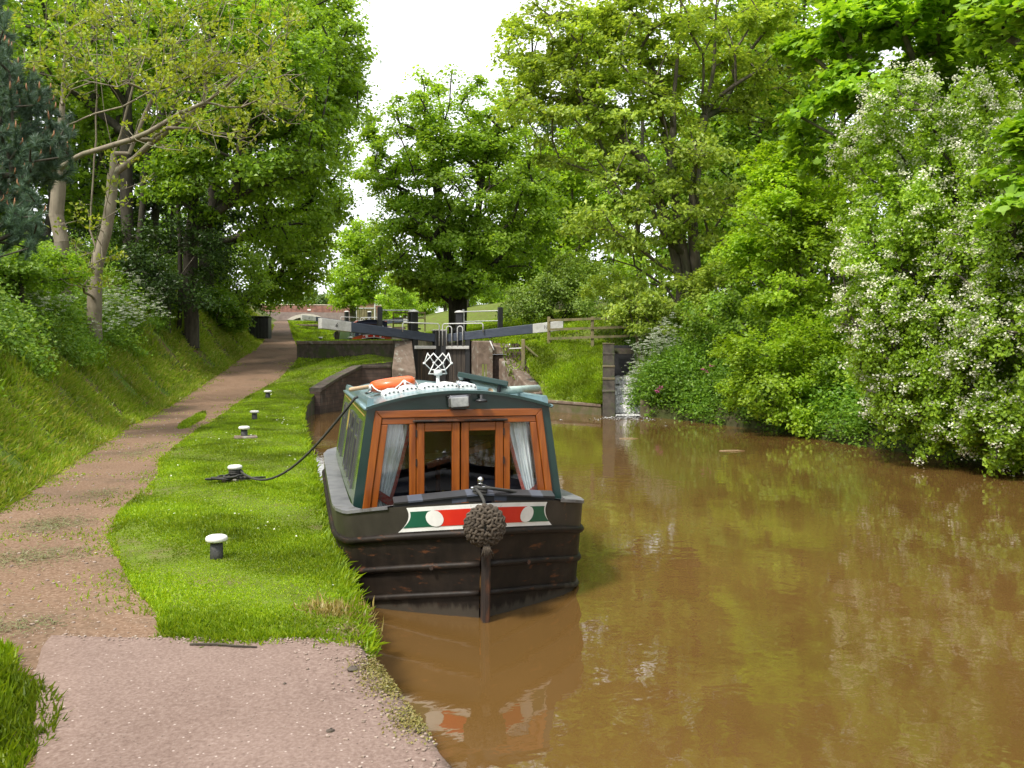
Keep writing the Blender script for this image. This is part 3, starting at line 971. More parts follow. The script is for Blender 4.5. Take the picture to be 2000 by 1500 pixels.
M['lampgrey'] = mottled("lamp_shell", [(.12, .12, .13), (.18, .18, .19)], 8, .25, 0, metal=.6)
BP_BASE, HT_BASE = list(BP), list(HT)
def narrowboat(name, label, loc, rz, detail=True, mats=None, group=None, length=0.0):
    mt = dict(M)
    if mats:
        mt.update({k: M[v] for k, v in mats.items()})
    B = thing(name, label, "canal boat", loc, rz, group)
    BP[:] = [(t if t < 5 else t + length, b) for t, b in BP_BASE]
    HT[:] = [t if t < 5 else t + length for t in HT_BASE]
    # hull
    mb = MB()
    for s in (-1, 1):
        hull_side(mb, s, None, -.225)
        hull_side(mb, s, -.225, 0, 4, 1)
    hull = mb.build("hull", [mt['hull'], mt['hull_top']], B, smooth=True)
    for dz, rad in ((-.225, .026), (-.46, .024), (-.675, .022)):
        mb = MB()
        for s in (-1, 1):
            mb.tube([hull_pt(s, t, sheer(t) + dz, .006) for t in HT[:-1]], rad, 8)
        mb.build("rubbing_strake", mt['hull'], hull, smooth=True)
    mb = MB()
    mb.box((0, -.045, .12), (.052, .11, .80), 0, rx=.06, bev=.012)
    mb.build("stem_post", mt['rust'], hull)
    if detail:
        for sx in (-1, 1):
            mb = MB()
            q = Vector(hull_pt(sx, .17, .36))
            mb.tube([q, q + Vector((sx * .02, -.04, 0))], .016, 10)
            mb.build("hull_bolt", mt['rust'], hull)
    # gunwale deck
    mb = MB()
    for s in (-1, 1):
        rows = []
        for t in HT[6:]:
            z = sheer(t)
            o = hull_pt(s, t, z, .012)
            wdt = .15 if t < 5.2 + length else .5
            i_ = (s * max(0, abs(o[0]) - wdt), o[1] + (.10 if t < .7 else 0) * (1 - (t - .34) / .4 if t < .74 else 0), z + .012)
            rows.append([(o[0], o[1], z - .012), (o[0], o[1], z + .012), i_, (i_[0], i_[1], z - .10)])
        mb.grid(rows, 0, flip=(s > 0))
    mb.build("gunwale", mt['gunwale'], B, smooth=False)
    # deck of the bow, the well floor and the after deck
    mb = MB()
    rows = []
    for t in HT[:11]:
        b = bplan(t) * .97
        rows.append([(-b, hull_pt(-1, t, sheer(t))[1] + .01, sheer(t) - .035), (0, hull_pt(1, t, sheer(t))[1] + .01, sheer(t) - .015), (b, hull_pt(1, t, sheer(t))[1] + .01, sheer(t) - .035)])
    mb.grid(rows)
    mb.build("foredeck", mt['black'], B)
    mb = MB()
    rows = [[(-bplan(t) * .97, t, .595), (0, t, .60), (bplan(t) * .97, t, .595)] for t in [4.9 + length] + HT[21:]]
    mb.grid(rows)
    mb.build("after_deck", mt['black'], B)
    # painted bow flashes
    Tof = lambda x: float(np.interp(x, [q[1] for q in BP[:9]], [q[0] for q in BP[:9]]))
    def bow_pt(a, h, off):
        x = a
        t = Tof(abs(x))
        zt = sheer(t) - .012; zb = sheer(t) - .192
        p = hull_pt(1 if x >= 0 else -1, t, zb + (zt - zb) * h, off)
        return p
    def patch(mb, al, ar, h0, h1, off, n=14, nh=5):
        """al / ar: functions of h giving the left and right ends."""
        rows = []
        for i in range(nh):
            h = h0 + (h1 - h0) * i / (nh - 1)
            l, r = al(i / (nh - 1)), ar(i / (nh - 1))
            rows.append([bow_pt(l + (r - l) * j / (n - 1), h, off) for j in range(n)])
        mb.grid(rows)
    W_ = MB()
    GS_, RS_ = [MB(), MB()], [MB(), MB()]
    conc = lambda base, sgn, k: (lambda f: base + sgn * (k * (1 - (2 * f - 1) ** 2)))
    lean_ = lambda b0, b1: (lambda f: b0 + (b1 - b0) * f)
    e0, e1 = .60, .535      # half-width at the bottom and top
    sh = .0
    patch(W_, lambda f: -(e0 + (e1 - e0) * f) + .04 * (1 - (2 * f - 1) ** 2) + .0, lambda f: (e0 + (e1 - e0) * f) - .04 * (1 - (2 * f - 1) ** 2), 0, 1, .005, 40, 9)
    patch(GS_[0], lambda f: -(.565 + (-.055) * f) + .022 * (1 - (2 * f - 1) ** 2), lambda f: -.345, .17, .83, .008, 12, 9)
    patch(GS_[1], lambda f: .345, lambda f: (.565 + (-.055) * f) - .022 * (1 - (2 * f - 1) ** 2), .17, .83, .008, 12, 9)
    patch(RS_[0], lambda f: -.345, lambda f: -.02, .17, .83, .0082, 16, 5)
    patch(RS_[1], lambda f: .02, lambda f: .345, .17, .83, .0082, 16, 5)
    for s in (-1, 1):
        rows = []
        for i in range(15):
            f = -1 + 2 * i / 14
            hw = .058 * math.sqrt(max(0, 1 - f * f)) + .0005
            rows.append([bow_pt(s * .345 + s * .012 * f - hw + 2 * hw * j / 6, .5 + f * .345, .0105) for j in range(7)])
        W_.grid(rows)
    fl = W_.build("bow_flash", mt['white'], B)
    for g_, r_ in zip(GS_, RS_):
        g_.build("green_flash", mt['panelgreen'], fl)
        r_.build("red_flash", mt['red'], fl)
    # low painted board standing behind the bow rim
    mb = MB()
    for s in (-1, 1):
        nseg = 6
        for i in range(nseg):
            x0, x1 = .62 * i / nseg, .62 * (i + 1) / nseg
            y0, y1 = .10 + .32 * x0, .10 + .32 * x1
            z0, z1 = .89 - .12 * x0, .89 - .12 * x1
            b0, b1 = sheer(Tof(x0)) - .03, sheer(Tof(x1)) - .03
            vs = [(s * x0, y0, b0), (s * x1, y1, b1), (s * x1, y1, z1), (s * x0, y0, z0), (s * x0, y0 + .03, b0), (s * x1, y1 + .03, b1), (s * x1, y1 + .03, z1), (s * x0, y0 + .03, z0)]
            mb.add(vs, [(0, 1, 2, 3), (4, 7, 6, 5), (3, 2, 6, 7), (0, 4, 5, 1), (1, 5, 6, 2), (0, 3, 7, 4)], 1 if i in (1,) else 0)
            # sloping top lip
            zt0, zt1 = z0 + .0, z1 + .0
            vs = [(s * x0, y0 - .012, zt0), (s * x1, y1 - .012, zt1), (s * x1, y1 + .085, zt1 + .028), (s * x0, y0 + .085, zt0 + .028),
                  (s * x0, y0 - .012, zt0 - .012), (s * x1, y1 - .012, zt1 - .012), (s * x1, y1 + .085, zt1 + .016), (s * x0, y0 + .085, zt0 + .016)]
            mb.add(vs, [(0, 1, 2, 3), (7, 6, 5, 4), (0, 4, 5, 1), (1, 5, 6, 2), (2, 6, 7, 3), (3, 7, 4, 0)], 1 if i in (0, 4) else 0)
    mb.build("bow_board", [mt['black'], mt['slate']], B)
    # mooring stud on the foredeck
    mb = MB()
    mb.lathe([(.034, .84), (.034, .85), (.018, .86), (.018, .955), (.022, .96)], (0, .14, 0), 12)
    mb.blob((0, .14, .985), (.024, .024, .024), ku=10, kv=8)
    mb.tube([(-.07, .14, .925), (.07, .14, .925)], .013, 8)
    st = mb.build("mooring_stud", mt['chrome'], B, smooth=True)
    if detail:
        mb = MB()
        for i in range(3):
            ps = [(.045 * math.cos(a), .14 + .045 * math.sin(a), .885 + .022 * i + .006 * math.sin(2 * a)) for a in np.linspace(0, 2 * PI, 14)]
            mb.tube(ps, .013, 6)
        mb.tube([(.04, .12, .93), (.09, .12, .92), (.15, .16, .905), (.24, .2, .885), (.30, .24, .86)], .012, 6)
        mb.build("stud_rope", mt['darkrope'], B, smooth=True)
    # cabin: front at y=0.98, back at y=5.05
    Y0, Y1 = .98, 5.05 + length
    ZB, ZE0, ZE1, CAMB = .60, 1.475, 1.44, .125
    HB, HTP = .895, .768
    def side_x(z): return HB + (HTP - HB) * (z - ZB) / (ZE0 - ZB)
    def ze(y): return ZE0 + (ZE1 - ZE0) * (y - Y0) / (Y1 - Y0)
    def arch(x, y, hw=HTP, dz=0.0): return ze(y) + CAMB * (1 - (x / hw) ** 2) + dz
    cab = MB()
    for s in (-1, 1):
        rows = []
        for y in np.linspace(Y0, Y1, 13):
            rows.append([(s * side_x(z), y, z) for z in np.linspace(ZB - .06, ze(y), 6)])
        cab.grid(rows, 1, flip=(s > 0))
        ins = [[(x_ - s * .04, y_, z_) for x_, y_, z_ in row] for row in rows]
        cab.grid(ins, 2, flip=(s < 0))
    # front frame: outline minus the opening (frame of panels)
    xs = np.linspace(-HTP, HTP, 25)
    top = [(x, arch(x, Y0)) for x in xs]
    OT, OB, OZ = .704, .815, 1.452
    for ya, mm in ((Y0, 0), (Y0 + .05, 2)):
        for i in range(24):
            (xa, za), (xb, zb) = top[i], top[i + 1]
            xa2, xb2 = max(-OT, min(OT, xa)), max(-OT, min(OT, xb))
            cab.add([(xa2, ya, OZ), (xb2, ya, OZ), (xb, ya, zb), (xa, ya, za)], [(0, 1, 2, 3)], mm)
        for s in (-1, 1):
            cab.add([(s * side_x(.5), ya, .5), (s * OB * 1.01, ya, .5), (s * OT, ya, OZ), (s * HTP, ya, ze(Y0))], [(0, 1, 2, 3) if s < 0 else (3, 2, 1, 0)], mm)
    # back wall
    cab.add([(-side_x(ZB), Y1, ZB - .06), (side_x(ZB), Y1, ZB - .06), (HTP, Y1, ze(Y1)), (-HTP, Y1, ze(Y1))], [(3, 2, 1, 0)], 0)
    cab.add([(x, Y1, arch(x, Y1)) for x in xs] + [(HTP, Y1, ze(Y1) - .01), (-HTP, Y1, ze(Y1) - .01)], [tuple(range(27))[::-1]], 0)
    # floor and ceiling lining
    cab.add([(-.84, Y0, .42), (.84, Y0, .42), (.84, Y1, .42), (-.84, Y1, .42)], [(0, 1, 2, 3)], 2)
    cab.add([(-.86, Y1 - .04, .3), (.86, Y1 - .04, .3), (.75, Y1 - .04, 1.5), (-.75, Y1 - .04, 1.5)], [(0, 1, 2, 3)], 2)
    cabin = cab.build("cabin", [mt['green'], mt['sidegreen'], mt['inside']], B)
    # roof: cambered sheet with a front lip that stands proud
    rf = MB()
    rows = []
    for y in [Y0 - .05] + list(np.linspace(Y0, Y1, 9)):
        rows.append([(x, y, arch(x, max(y, Y0), dz=.012)) for x in np.linspace(-HTP - .012, HTP + .012, 29)])
    rf.grid(rows, 0)
    yl = Y0 - .05
    rf.grid([[(x, yl, arch(x, Y0, dz=-.012)) for x in np.linspace(-HTP - .012, HTP + .012, 29)], rows[0]], 1)
    rf.grid([[(x, Y0, arch(x, Y0, dz=-.012)) for x in np.linspace(-HTP - .012, HTP + .012, 29)], [(x, yl, arch(x, Y0, dz=-.012)) for x in np.linspace(-HTP - .012, HTP + .012, 29)]], 1)
    for s in (-1, 1):
        pts = [(s * (HTP + .014), y, arch(HTP + .012, max(Y0, y), dz=.0)) for y in np.linspace(Y0 - .05, Y1, 6)]
        rf.tube(pts, .016, 6, 0)
    roof = rf.build("roof", [mt['roof'], mt['green']], B, smooth=True)
    for s in (-1, 1):
        hr = MB()
        yy = np.linspace(Y0 + .02, Y1 - .1, 9)
        P = []
        for y in yy:
            x0, x1 = s * (HTP - .055), s * (HTP - .012)
            z = ze(y) + .02
            P.append([(x0, y, z), (x0, y, z + .055), (x1, y, z + .062), (x1 + s * .012, y, z + .03), (x1 + s * .012, y, z - .02)])
        hr.grid(P, 0, flip=(s < 0))
        hr.add([P[0][0], P[0][1], P[0][2], P[0][3], P[0][4]], [(0, 1, 2, 3, 4)], 0)
        hr.build("handrail", mt['roof'], roof)
    # wooden front: outer frame, rails, doors, side lights
    def ox(z): return OT + (OB - OT) * (OZ - z) / (OZ - ZB)
    ZL = .50
    wf = MB()
    y0, y1 = Y0 - .022, Y0 + .04
    bw = .062
    for s in (-1, 1):
        P = [(s * ox(ZL), ZL), (s * (ox(ZL) - bw), ZL), (s * (ox(OZ - bw) - bw), OZ - bw), (s * ox(OZ), OZ)]
        wf.prism(P if s < 0 else P[::-1], y0, y1, 0)
    wf.prism([(-ox(OZ), OZ), (-(ox(OZ - bw) - bw), OZ - bw), (ox(OZ - bw) - bw, OZ - bw), (ox(OZ), OZ)], y0, y1, 1)
    frame = bevel(wf.build("front_frame", [mt['wood'], mt['wood_x']], B), .006)
    # inner fixed frames round the side lights
    def ix(z): return ox(z) - bw - .002
    PT, PB = 1.335, .60
    for s in (-1, 1):
        f = MB()
        ya, yb = Y0 - .012, Y0 + .03
        g = .055
        def q(pts): return pts if s < 0 else pts[::-1]
        f.prism(q([(s * ix(ZL), ZL), (s * (ix(ZL) - g), ZL), (s * (ix(PT) - g), PT), (s * ix(PT), PT)]), ya, yb, 0)
        f.prism(q([(s * .425, ZL), (s * .372, ZL), (s * .372, PT), (s * .425, PT)]), ya, yb, 0)
        f.prism(q([(s * ix(PT + .002), PT + .002), (s * .372, PT + .002), (s * .372, OZ - bw - .002), (s * ix(OZ - bw - .002), OZ - bw - .002)]), ya, yb, 1)
        fr_ = bevel(f.build("side_light", [mt['wood'], mt['wood_x']], B), .005)
        gl = MB()
        gl.add([(s * (ix(ZL) - g + .01), Y0 + .012, ZL), (s * .42, Y0 + .012, ZL), (s * .42, Y0 + .012, PT + .01), (s * (ix(PT) - g + .01), Y0 + .012, PT + .01)], [(0, 1, 2, 3)])
        gl.build("pane", mt['glass'], fr_)
    f = MB()
    f.prism([(-.37, 1.352), (.37, 1.352), (.37, OZ - bw - .004), (-.37, OZ - bw - .004)], Y0 - .010, Y0 + .03, 0)
    f.build("door_head", mt['wood_x'], frame)
    f = MB()
    f.box((0, Y0 - .03, 1.362), (.80, .035, .018), 0, bev=.006)
    f.build("drip_rail", mt['rust'], frame)
    for s in (-1, 1):
        f = MB()
        ya, yb = Y0 - .016, Y0 + .026
        xa, xb = s * .367, s * .006
        st_ = .066
        def q(pts): return pts if s < 0 else pts[::-1]
        f.prism(q([(xa, ZL), (xa - s * st_, ZL), (xa - s * st_, 1.345), (xa, 1.345)]), ya, yb, 0)
        f.prism(q([(xb + s * st_, ZL), (xb, ZL), (xb, 1.345), (xb + s * st_, 1.345)]), ya, yb, 0)
        f.prism(q([(xa - s * (st_ + .001), 1.272), (xb + s * (st_ + .001), 1.272), (xb + s * (st_ + .001), 1.345), (xa - s * (st_ + .001), 1.345)]), ya + .001, yb, 1)
        f.prism(q([(xa - s * (st_ + .001), ZL), (xb + s * (st_ + .001), ZL), (xb + s * (st_ + .001), .60), (xa - s * (st_ + .001), .60)]), ya + .001, yb, 1)
        d = bevel(f.build("front_door", [mt['wood'], mt['wood_x']], B), .005)
        gl = MB()
        gl.add([(xa - s * .06, Y0 + .008, .59), (xb + s * .06, Y0 + .008, .59), (xb + s * .06, Y0 + .008, 1.28), (xa - s * .06, Y0 + .008, 1.28)], [(0, 1, 2, 3)])
        gl.build("pane", mt['glass'], d)
        for z in (.72, 1.02, 1.26):
            hg = MB()
            hg.tube([(xa + s * .003, ya - .004, z - .03), (xa + s * .003, ya - .004, z + .03)], .006, 6)
            hg.build("hinge", mt['black'], d)
    # curtains inside, tied back
    for s in (-1, 1):
        c = MB()
        rows = []
        for i in range(19):
            z = 1.36 - .82 * i / 18
            tie = .70
            k = abs(z - tie)
            pin = .085 + .085 * min(1, (max(0, z - tie)) / .55) ** .8 if z > tie else .085 + .10 * min(1, (tie - z) / .12)
            xo = ix(max(z, .52)) - .062
            xi = xo - pin
            row = []
            for j in range(37):
                f_ = j / 36
                row.append((s * (xo + (xi - xo) * f_), Y0 + .075 + .014 * (math.sin(f_ * 30 + z * 1.5) + .5 * math.sin(f_ * 17 + 2 - z * 3)) * (.6 + .4 * f_), z))
            rows.append(row)
        c.grid(rows, 0, flip=(s < 0))
        cu = c.build("curtain", mt['curtain'], B, smooth=True)
        e = MB()
        er = []
        for row in rows:
            x, y, z = row[-1]
            er.append([(x + s * .004, y - .012, z), (x - s * .010, y - .016, z), (x - s * .026, y - .008, z)])
        e.grid(er, 0)
        e.build("curtain_border", mt['chintz'], cu)
        tb = MB()
        xo = ix(.7) - .055
        P = []
        for i in range(9):
            f_ = i / 8
            P.append([(s * (xo - .15 * f_), Y0 + .055 - .025 * math.sin(PI * f_), .765 - .10 * f_ + dz) for dz in (-.04, 0, .04)])
        tb.grid(P)
        tb.build("tie_back", mt['chintz'], cu)
    if detail:
        for c_, s_ in (((-.5, Y0 + .55, .62), (.5, .7, .42)), ((.48, Y0 + .7, .60), (.55, .9, .42))):
            fu = MB()
            fu.box(c_, s_, 0, bev=.05)
            se = fu.build("seat", mt['navy'], B)
            fu = MB()
            fu.box((c_[0], c_[1] + s_[1] / 2 + .08, .86), (s_[0], .14, .5), 0, bev=.05)
            fu.build("backrest", mt['navy'], se)
        fu = MB()
        fu.box((.1, Y0 + 1.9, .82), (.5, .5, .03), 0)
        fu.tube([(.1, Y0 + 1.9, .42), (.1, Y0 + 1.9, .815)], .03, 8)
        fu.build("cabin_table", mt['wood'], B)
        fu = MB()
        fu.box((.12, Y0 + .75, .98), (.62, .03, .055), 0, ry=-.3)
        fu.build("folded_chair", mt['wood'], B)
        # lamp and horn over the doors
        hl = MB()
        hl.box((-.02, Y0 - .05, 1.518), (.178, .09, .112), 0, bev=.022, ry=-.06)
        lamp = hl.build("headlamp", mt['lampgrey'], B)
        l = MB()
        l.box((-.02, Y0 - .096, 1.518), (.148, .012, .082), 0, bev=.005, ry=-.06)
        l.build("lens", mt['lens'], lamp)
        hb = MB()
        hb.box((-.02, Y0 - .02, 1.565), (.20, .10, .014), 0, bev=.005, ry=-.06)
        hb.build("lamp_hood", mt['black'], lamp)
        h = MB()
        h.lathe([(.046, 0), (.05, .008), (.05, .016), (.03, .024), (.012, .03), (.012, .06)], (.165, Y0 - .075, 1.515), 16)
        h.tube([(.165, Y0 - .075, 1.56), (.165, Y0, 1.56)], .012, 6)
        h.build("horn", mt['black'], B, smooth=True)
        # white perforated vent covers in a row along the camber
        for i, x in enumerate((-.52, -.36, -.18, .0, .16)):
            v = MB()
            R = Matrix.Rotation(math.atan(2 * CAMB * x / HTP ** 2), 3, 'Y')
            c0 = Vector((x, Y0 + .62 + .05 * (i % 2), arch(x, Y0 + .6, dz=.013)))
            hw = .075
            prof = [(-hw, 0), (-hw * .96, .022), (-hw * .7, .044), (0, .052), (hw * .7, .044), (hw * .96, .022), (hw, 0)]
            for (ya, yb) in ((-.15, .15),):
                P = []
                for yq, sc in ((ya - .012, .8), (ya, 1), (yb, 1), (yb + .012, .8)):
                    P.append([c0 + R @ Vector((px_, yq, pz_ * sc)) for px_, pz_ in prof])
                v.grid(P, 0, flip=True)
                v.add(P[0], [tuple(range(7))], 0)
                for k_ in range(4):
                    xx = -hw * .75 + hw * 1.5 * k_ / 3
                    zz = .024 if k_ in (0, 3) else .034
                    v.add([c0 + R @ Vector((xx + .009 * math.cos(a), ya - .016, zz * .78 + .007 * math.sin(a))) for a in np.linspace(0, 2 * PI, 9)[:-1]], [tuple(range(8))[::-1]], 1)
                for k_ in range(3):
                    for yq in (-.08, .02):
                        v.add([c0 + R @ Vector(((-.04 + .04 * k_) + .009 * math.cos(a), yq + .012 * math.sin(a), .0535)) for a in np.linspace(0, 2 * PI, 9)[:-1]], [tuple(range(8))], 1)
            v.build("roof_vent", [mt['white'], mt['black']], roof)
    # windows along the sides
    for s in (-1, 1):
        for (ya, yb) in ((.42, .80), (1.12, 1.50), (1.62, 2.0), (2.75, 3.05), (3.15, 3.45)):
            wf_ = MB()
            za, zb = .755, 1.335
            def sp(y, z, o): return (s * (side_x(z) + o), Y0 + y, z)
            def bar(y0_, y1_, z0_, z1_, o=.018):
                vs = [sp(y0_, z0_, -.005), sp(y1_, z0_, -.005), sp(y1_, z1_, -.005), sp(y0_, z1_, -.005), sp(y0_, z0_, o), sp(y1_, z0_, o), sp(y1_, z1_, o), sp(y0_, z1_, o)]
                fs = [(4, 5, 6, 7), (0, 1, 5, 4), (1, 2, 6, 5), (2, 3, 7, 6), (3, 0, 4, 7)]
                wf_.add(vs, [f[::-1] if s < 0 else f for f in fs], 0)
            t_ = .03
            bar(ya, ya + t_, za, zb); bar(yb - t_, yb, za, zb); bar(ya + t_, yb - t_, za, za + t_, .017); bar(ya + t_, yb - t_, zb - t_, zb, .017); bar(ya + t_, yb - t_, 1.17, 1.19, .016)
            wo = wf_.build("side_window", mt['lampgrey'], cabin)
            g = MB()
            f_ = (0, 1, 2, 3) if s > 0 else (3, 2, 1, 0)
            g.add([sp(ya + t_, za + t_, .004), sp(yb - t_, za + t_, .004), sp(yb - t_, 1.17, .004), sp(ya + t_, 1.17, .004)], [f_])
            if ya < .5 and s < 0:
                g.add([sp(ya + t_, 1.19, .004), sp(yb - t_, 1.19, .004), sp(yb - t_, zb - t_, -.05), sp(ya + t_, zb - t_, -.05)], [f_])
            else:
                g.add([sp(ya + t_, 1.19, .004), sp(yb - t_, 1.19, .004), sp(yb - t_, zb - t_, .004), sp(ya + t_, zb - t_, .004)], [f_])
            g.build("pane", mt['darkglass'], wo)
        # coach line and painted device
        ln = MB()
        for (z0_, z1_) in ((1.395, 1.41),):
            ln.grid([[(s * (side_x(z0_) + .003), Y0 + y, z0_), (s * (side_x(z1_) + .003), Y0 + y, z1_)] for y in np.linspace(.12, 3.9, 8)], 0, flip=(s < 0))
        P = []
        for i in range(13):
            f_ = -1 + 2 * i / 12
            hw = .12 * math.sqrt(max(0, 1 - f_ * f_)) + .001
            z = 1.2 + .12 * f_
            P.append([(s * (side_x(z) + .003), Y0 + 2.38 - hw, z), (s * (side_x(z) + .003), Y0 + 2.38 + hw, z)])
        ln.grid(P, 0, flip=(s > 0))
        ln.build("coach_line", mt['gold'], cabin)
    return B

BOAT_LOC, BOAT_RZ = (1.385, 5.95, 0), math.radians(-1.4)
boat = narrowboat("narrowboat", "narrowboat with varnished wooden front doors, moored by the grass bank in the foreground", BOAT_LOC, BOAT_RZ)
BM = Matrix.Translation(Vector(BOAT_LOC)) @ Matrix.Rotation(BOAT_RZ, 4, 'Z')
def on_boat(x, y, z):
    return BM @ Vector((x, y, z))

# rope fender hung from the bow
def fender():
    c = on_boat(-.035, -.21, .715)
    root = thing("rope_fender", "round plaited brown rope button hanging over the bow of the moored narrowboat", "boat fender", c)
    rng = random.Random(3)
    mb = MB()
    mb.blob((0, .02, 0), (.128, .078, .128), ku=20, kv=14, m=1)
    R0 = .135
    for ring in range(7):
        ph = (ring + .35) / 7 * PI / 2 * 1.12
        rr = R0 * math.sin(ph)
        n = max(1, int(2 * PI * rr / .042))
        for i in range(n):
            a = 2 * PI * i / n + ring * .5
            for tw in (-1, 1):
                p = Vector((rr * math.cos(a + tw * .22 / max(1, ring)), -.085 * math.cos(ph) + .015, rr * math.sin(a + tw * .22 / max(1, ring))))
                radial = Vector((math.cos(a), 0, math.sin(a)))
                tang = Vector((-math.sin(a), 0, math.cos(a)))
                ax = (tang + radial * tw * .75 + Vector((0, -.12, 0))).normalized()
                z = ax
                x = z.orthogonal().normalized()
                y = z.cross(x)
                Rm = Matrix((x, y, z)).transposed()
                mb.blob(p, (.0125, .0125, .031), Rm, 7, 5)
    mb.build("button", [M['rope'], M['darkrope']], root, smooth=True)
    mb = MB()
    for i in range(16):
        a = rng.uniform(-.5, .5)
        x0 = rng.uniform(-.014, .014)
        mb.tube([(x0, -.03, -.11), (x0 * 1.4 + a * .02, -.045, -.155), (x0 * 2 + a * .07, -.05 + rng.uniform(-.01, .01), -.19 - rng.random() * .03)], [.006, .005, .003], 5)
    mb.build("tassel", M['rope'], root, smooth=True)
    mb = MB()
    mb.tube([(0, .0, .12), (0, .05, .17), (0, .16, .20), (0, .30, .21)], .012, 6)
    mb.build("lanyard", M['darkrope'], root, smooth=True)
fender()

def roof_z(x, y): return 1.475 - .035 * (y - .98) / 4.07 + .125 * (1 - (x / .768) ** 2) + .012
# aerial
def aerial():
    c = on_boat(.02, 2.35, roof_z(.02, 2.35))
    root = thing("television_aerial", "white wire loop aerial standing on a short mast on the boat roof", "aerial", c, -TH)
    mb = MB()
    mb.lathe([(.06, 0), (.06, .012), (.018, .02), (.018, .105), (.016, .11)], k=14)
    mb.build("mast", M['white'], root, smooth=True)
    mb = MB()
    mb.lathe([(.03, .10), (.042, .105), (.042, .15), (.034, .156)], k=14)
    mb.build("amplifier", M['white'], root, smooth=True)
    s = .00068
    def q(px, py, y): return ((px - 1243) * s, y, .125 + (1030 - py) * s)
    mb = MB()
    F, K = -.05, .05
    n_ = dict(L=(1043, 888), R=(1440, 888), A=(1100, 745), B=(1170, 745), C=(1318, 745), D=(1393, 745), J=(1185, 885), K=(1310, 888), P=(1118, 1040), Q=(1362, 1040), S=(1135, 985), T=(1352, 985), U=(1195, 1045), V=(1292, 1045), X=(1290, 985), Y=(1205, 985))
    for e, ya, yb in (("LA", 0, F), ("AJ", F, 0), ("LB", 0, K), ("BK", K, 0), ("JC", 0, F), ("CR", F, 0), ("KD", 0, K), ("DR", K, 0), ("LS", 0, K), ("JP", 0, F), ("PU", F, 0), ("SY", K, 0), ("JX", 0, K), ("KY", 0, F), ("KQ", 0, K), ("QV", K, 0), ("RT", 0, F), ("TX", F, 0)):
        mb.tube([q(*n_[e[0]], ya), q(*n_[e[1]], yb)], .0055, 6)
    for k_ in "LRJK":
        mb.box(q(*n_[k_], 0), (.026, .03, .02), 0, bev=.004)
    for k_, y_ in (("A", F), ("B", K), ("C", F), ("D", K), ("P", F), ("Q", K)):
        mb.blob(q(*n_[k_], y_), (.0065, .0065, .0065))
    mb.build("element", M['white'], root, smooth=True)
aerial()

def lifebuoy():
    c = on_boat(-.46, 2.05, roof_z(-.46, 2.05) + .07)
    root = thing("lifebuoy", "orange ring lifebuoy lying on the left of the boat roof", "lifebuoy", c, .1)
    root.rotation_euler = (math.radians(-1), math.radians(-8), .1)
    mb = MB()
    n = 40
    P = [(.165 * math.cos(a), .165 * math.sin(a), 0) for a in np.linspace(0, 2 * PI, n + 1)[:-1]]
    mb.tube(P, .056, 12, closed=True)
    mb.build("ring", M['orange'], root, smooth=True)
    mb = MB()
    for k in range(4):
        a0 = k * PI / 2 + .3
        ps = [((.22 + .02 * math.sin(f * PI)) * math.cos(a0 + f * PI / 2), (.22 + .02 * math.sin(f * PI)) * math.sin(a0 + f * PI / 2), .03 - .08 * math.sin(f * PI)) for f in np.linspace(0, 1, 8)]
        mb.tube(ps, .006, 5)
        mb.tube([(.235 * math.cos(a0), .235 * math.sin(a0), z) for z in (.03, -.02)], .012, 6)
    mb.build("grab_line", M['white'], root, smooth=True)
lifebuoy()

def solar_panel():
    c = on_boat(.36, 1.75, roof_z(.36, 1.75) + .075)
    root = thing("solar_panel", "dark framed panel tilted on the right of the boat roof", "solar panel", c)
    root.rotation_euler = (math.radians(-7), math.radians(11), math.radians(-16))
    mb = MB()
    mb.box((0, 0, .0), (.46, .62, .045), 0, bev=.006)
    fr = mb.build("frame", M['green'], root)
    mb = MB()
    mb.box((0, 0, .0242), (.42, .58, .003), 0)
    mb.build("glass_face", M['panelglass'], root)
    for x in (-.16, .16):
        for y in (-.22, .22):
            mb = MB()
            mb.lathe([(.02, -.10), (.02, -.02)], (x, y, 0), 8)
            mb.build("foot", M['black'], root)
    mb = MB()
    mb.lathe([(.02, 0), (.075, .02), (.085, .04), (.085, .055), (.06, .07), (.02, .078)], on_boat(.13, 1.55, roof_z(.13, 1.55) - .002), 18)
    tag(mb.build("mushroom_vent", M['chrome'], smooth=True), "small polished dome vent between the aerial and the tilted panel", "vent")
solar_panel()
def mat_tube():
    c = on_boat(.60, 1.7, roof_z(.60, 1.7) + .045)
    root = thing("rolled_mat", "pale green rolled tube lying on the right edge of the boat roof", "rolled mat", c)
    root.rotation_euler = (0, math.radians(8), math.radians(-48))
    mb = MB()
    mb.tube([(0, -.32, 0), (0, .5, 0)], .036, 16)
    b = mb.build("roll", M['mat_tube'], root, smooth=True)
    mb = MB()
    mb.tube([(0, -.324, 0), (0, -.316, 0)], .030, 16)
    mb.build("end", M['paletimber'], root)
mat_tube()
def pole():
    a = on_boat(-.84, 2.3, roof_z(-.74, 2.3) + .085); b = on_boat(-.42, 2.75, roof_z(-.42, 2.75) + .05)
    mb = MB()
    mb.tube([a, a.lerp(b, .5), b], .02, 8)
    tag(mb.build("boat_pole", M['paletimber'], smooth=True), "pale wooden pole lying along the left roof edge of the moored boat", "pole")
pole()
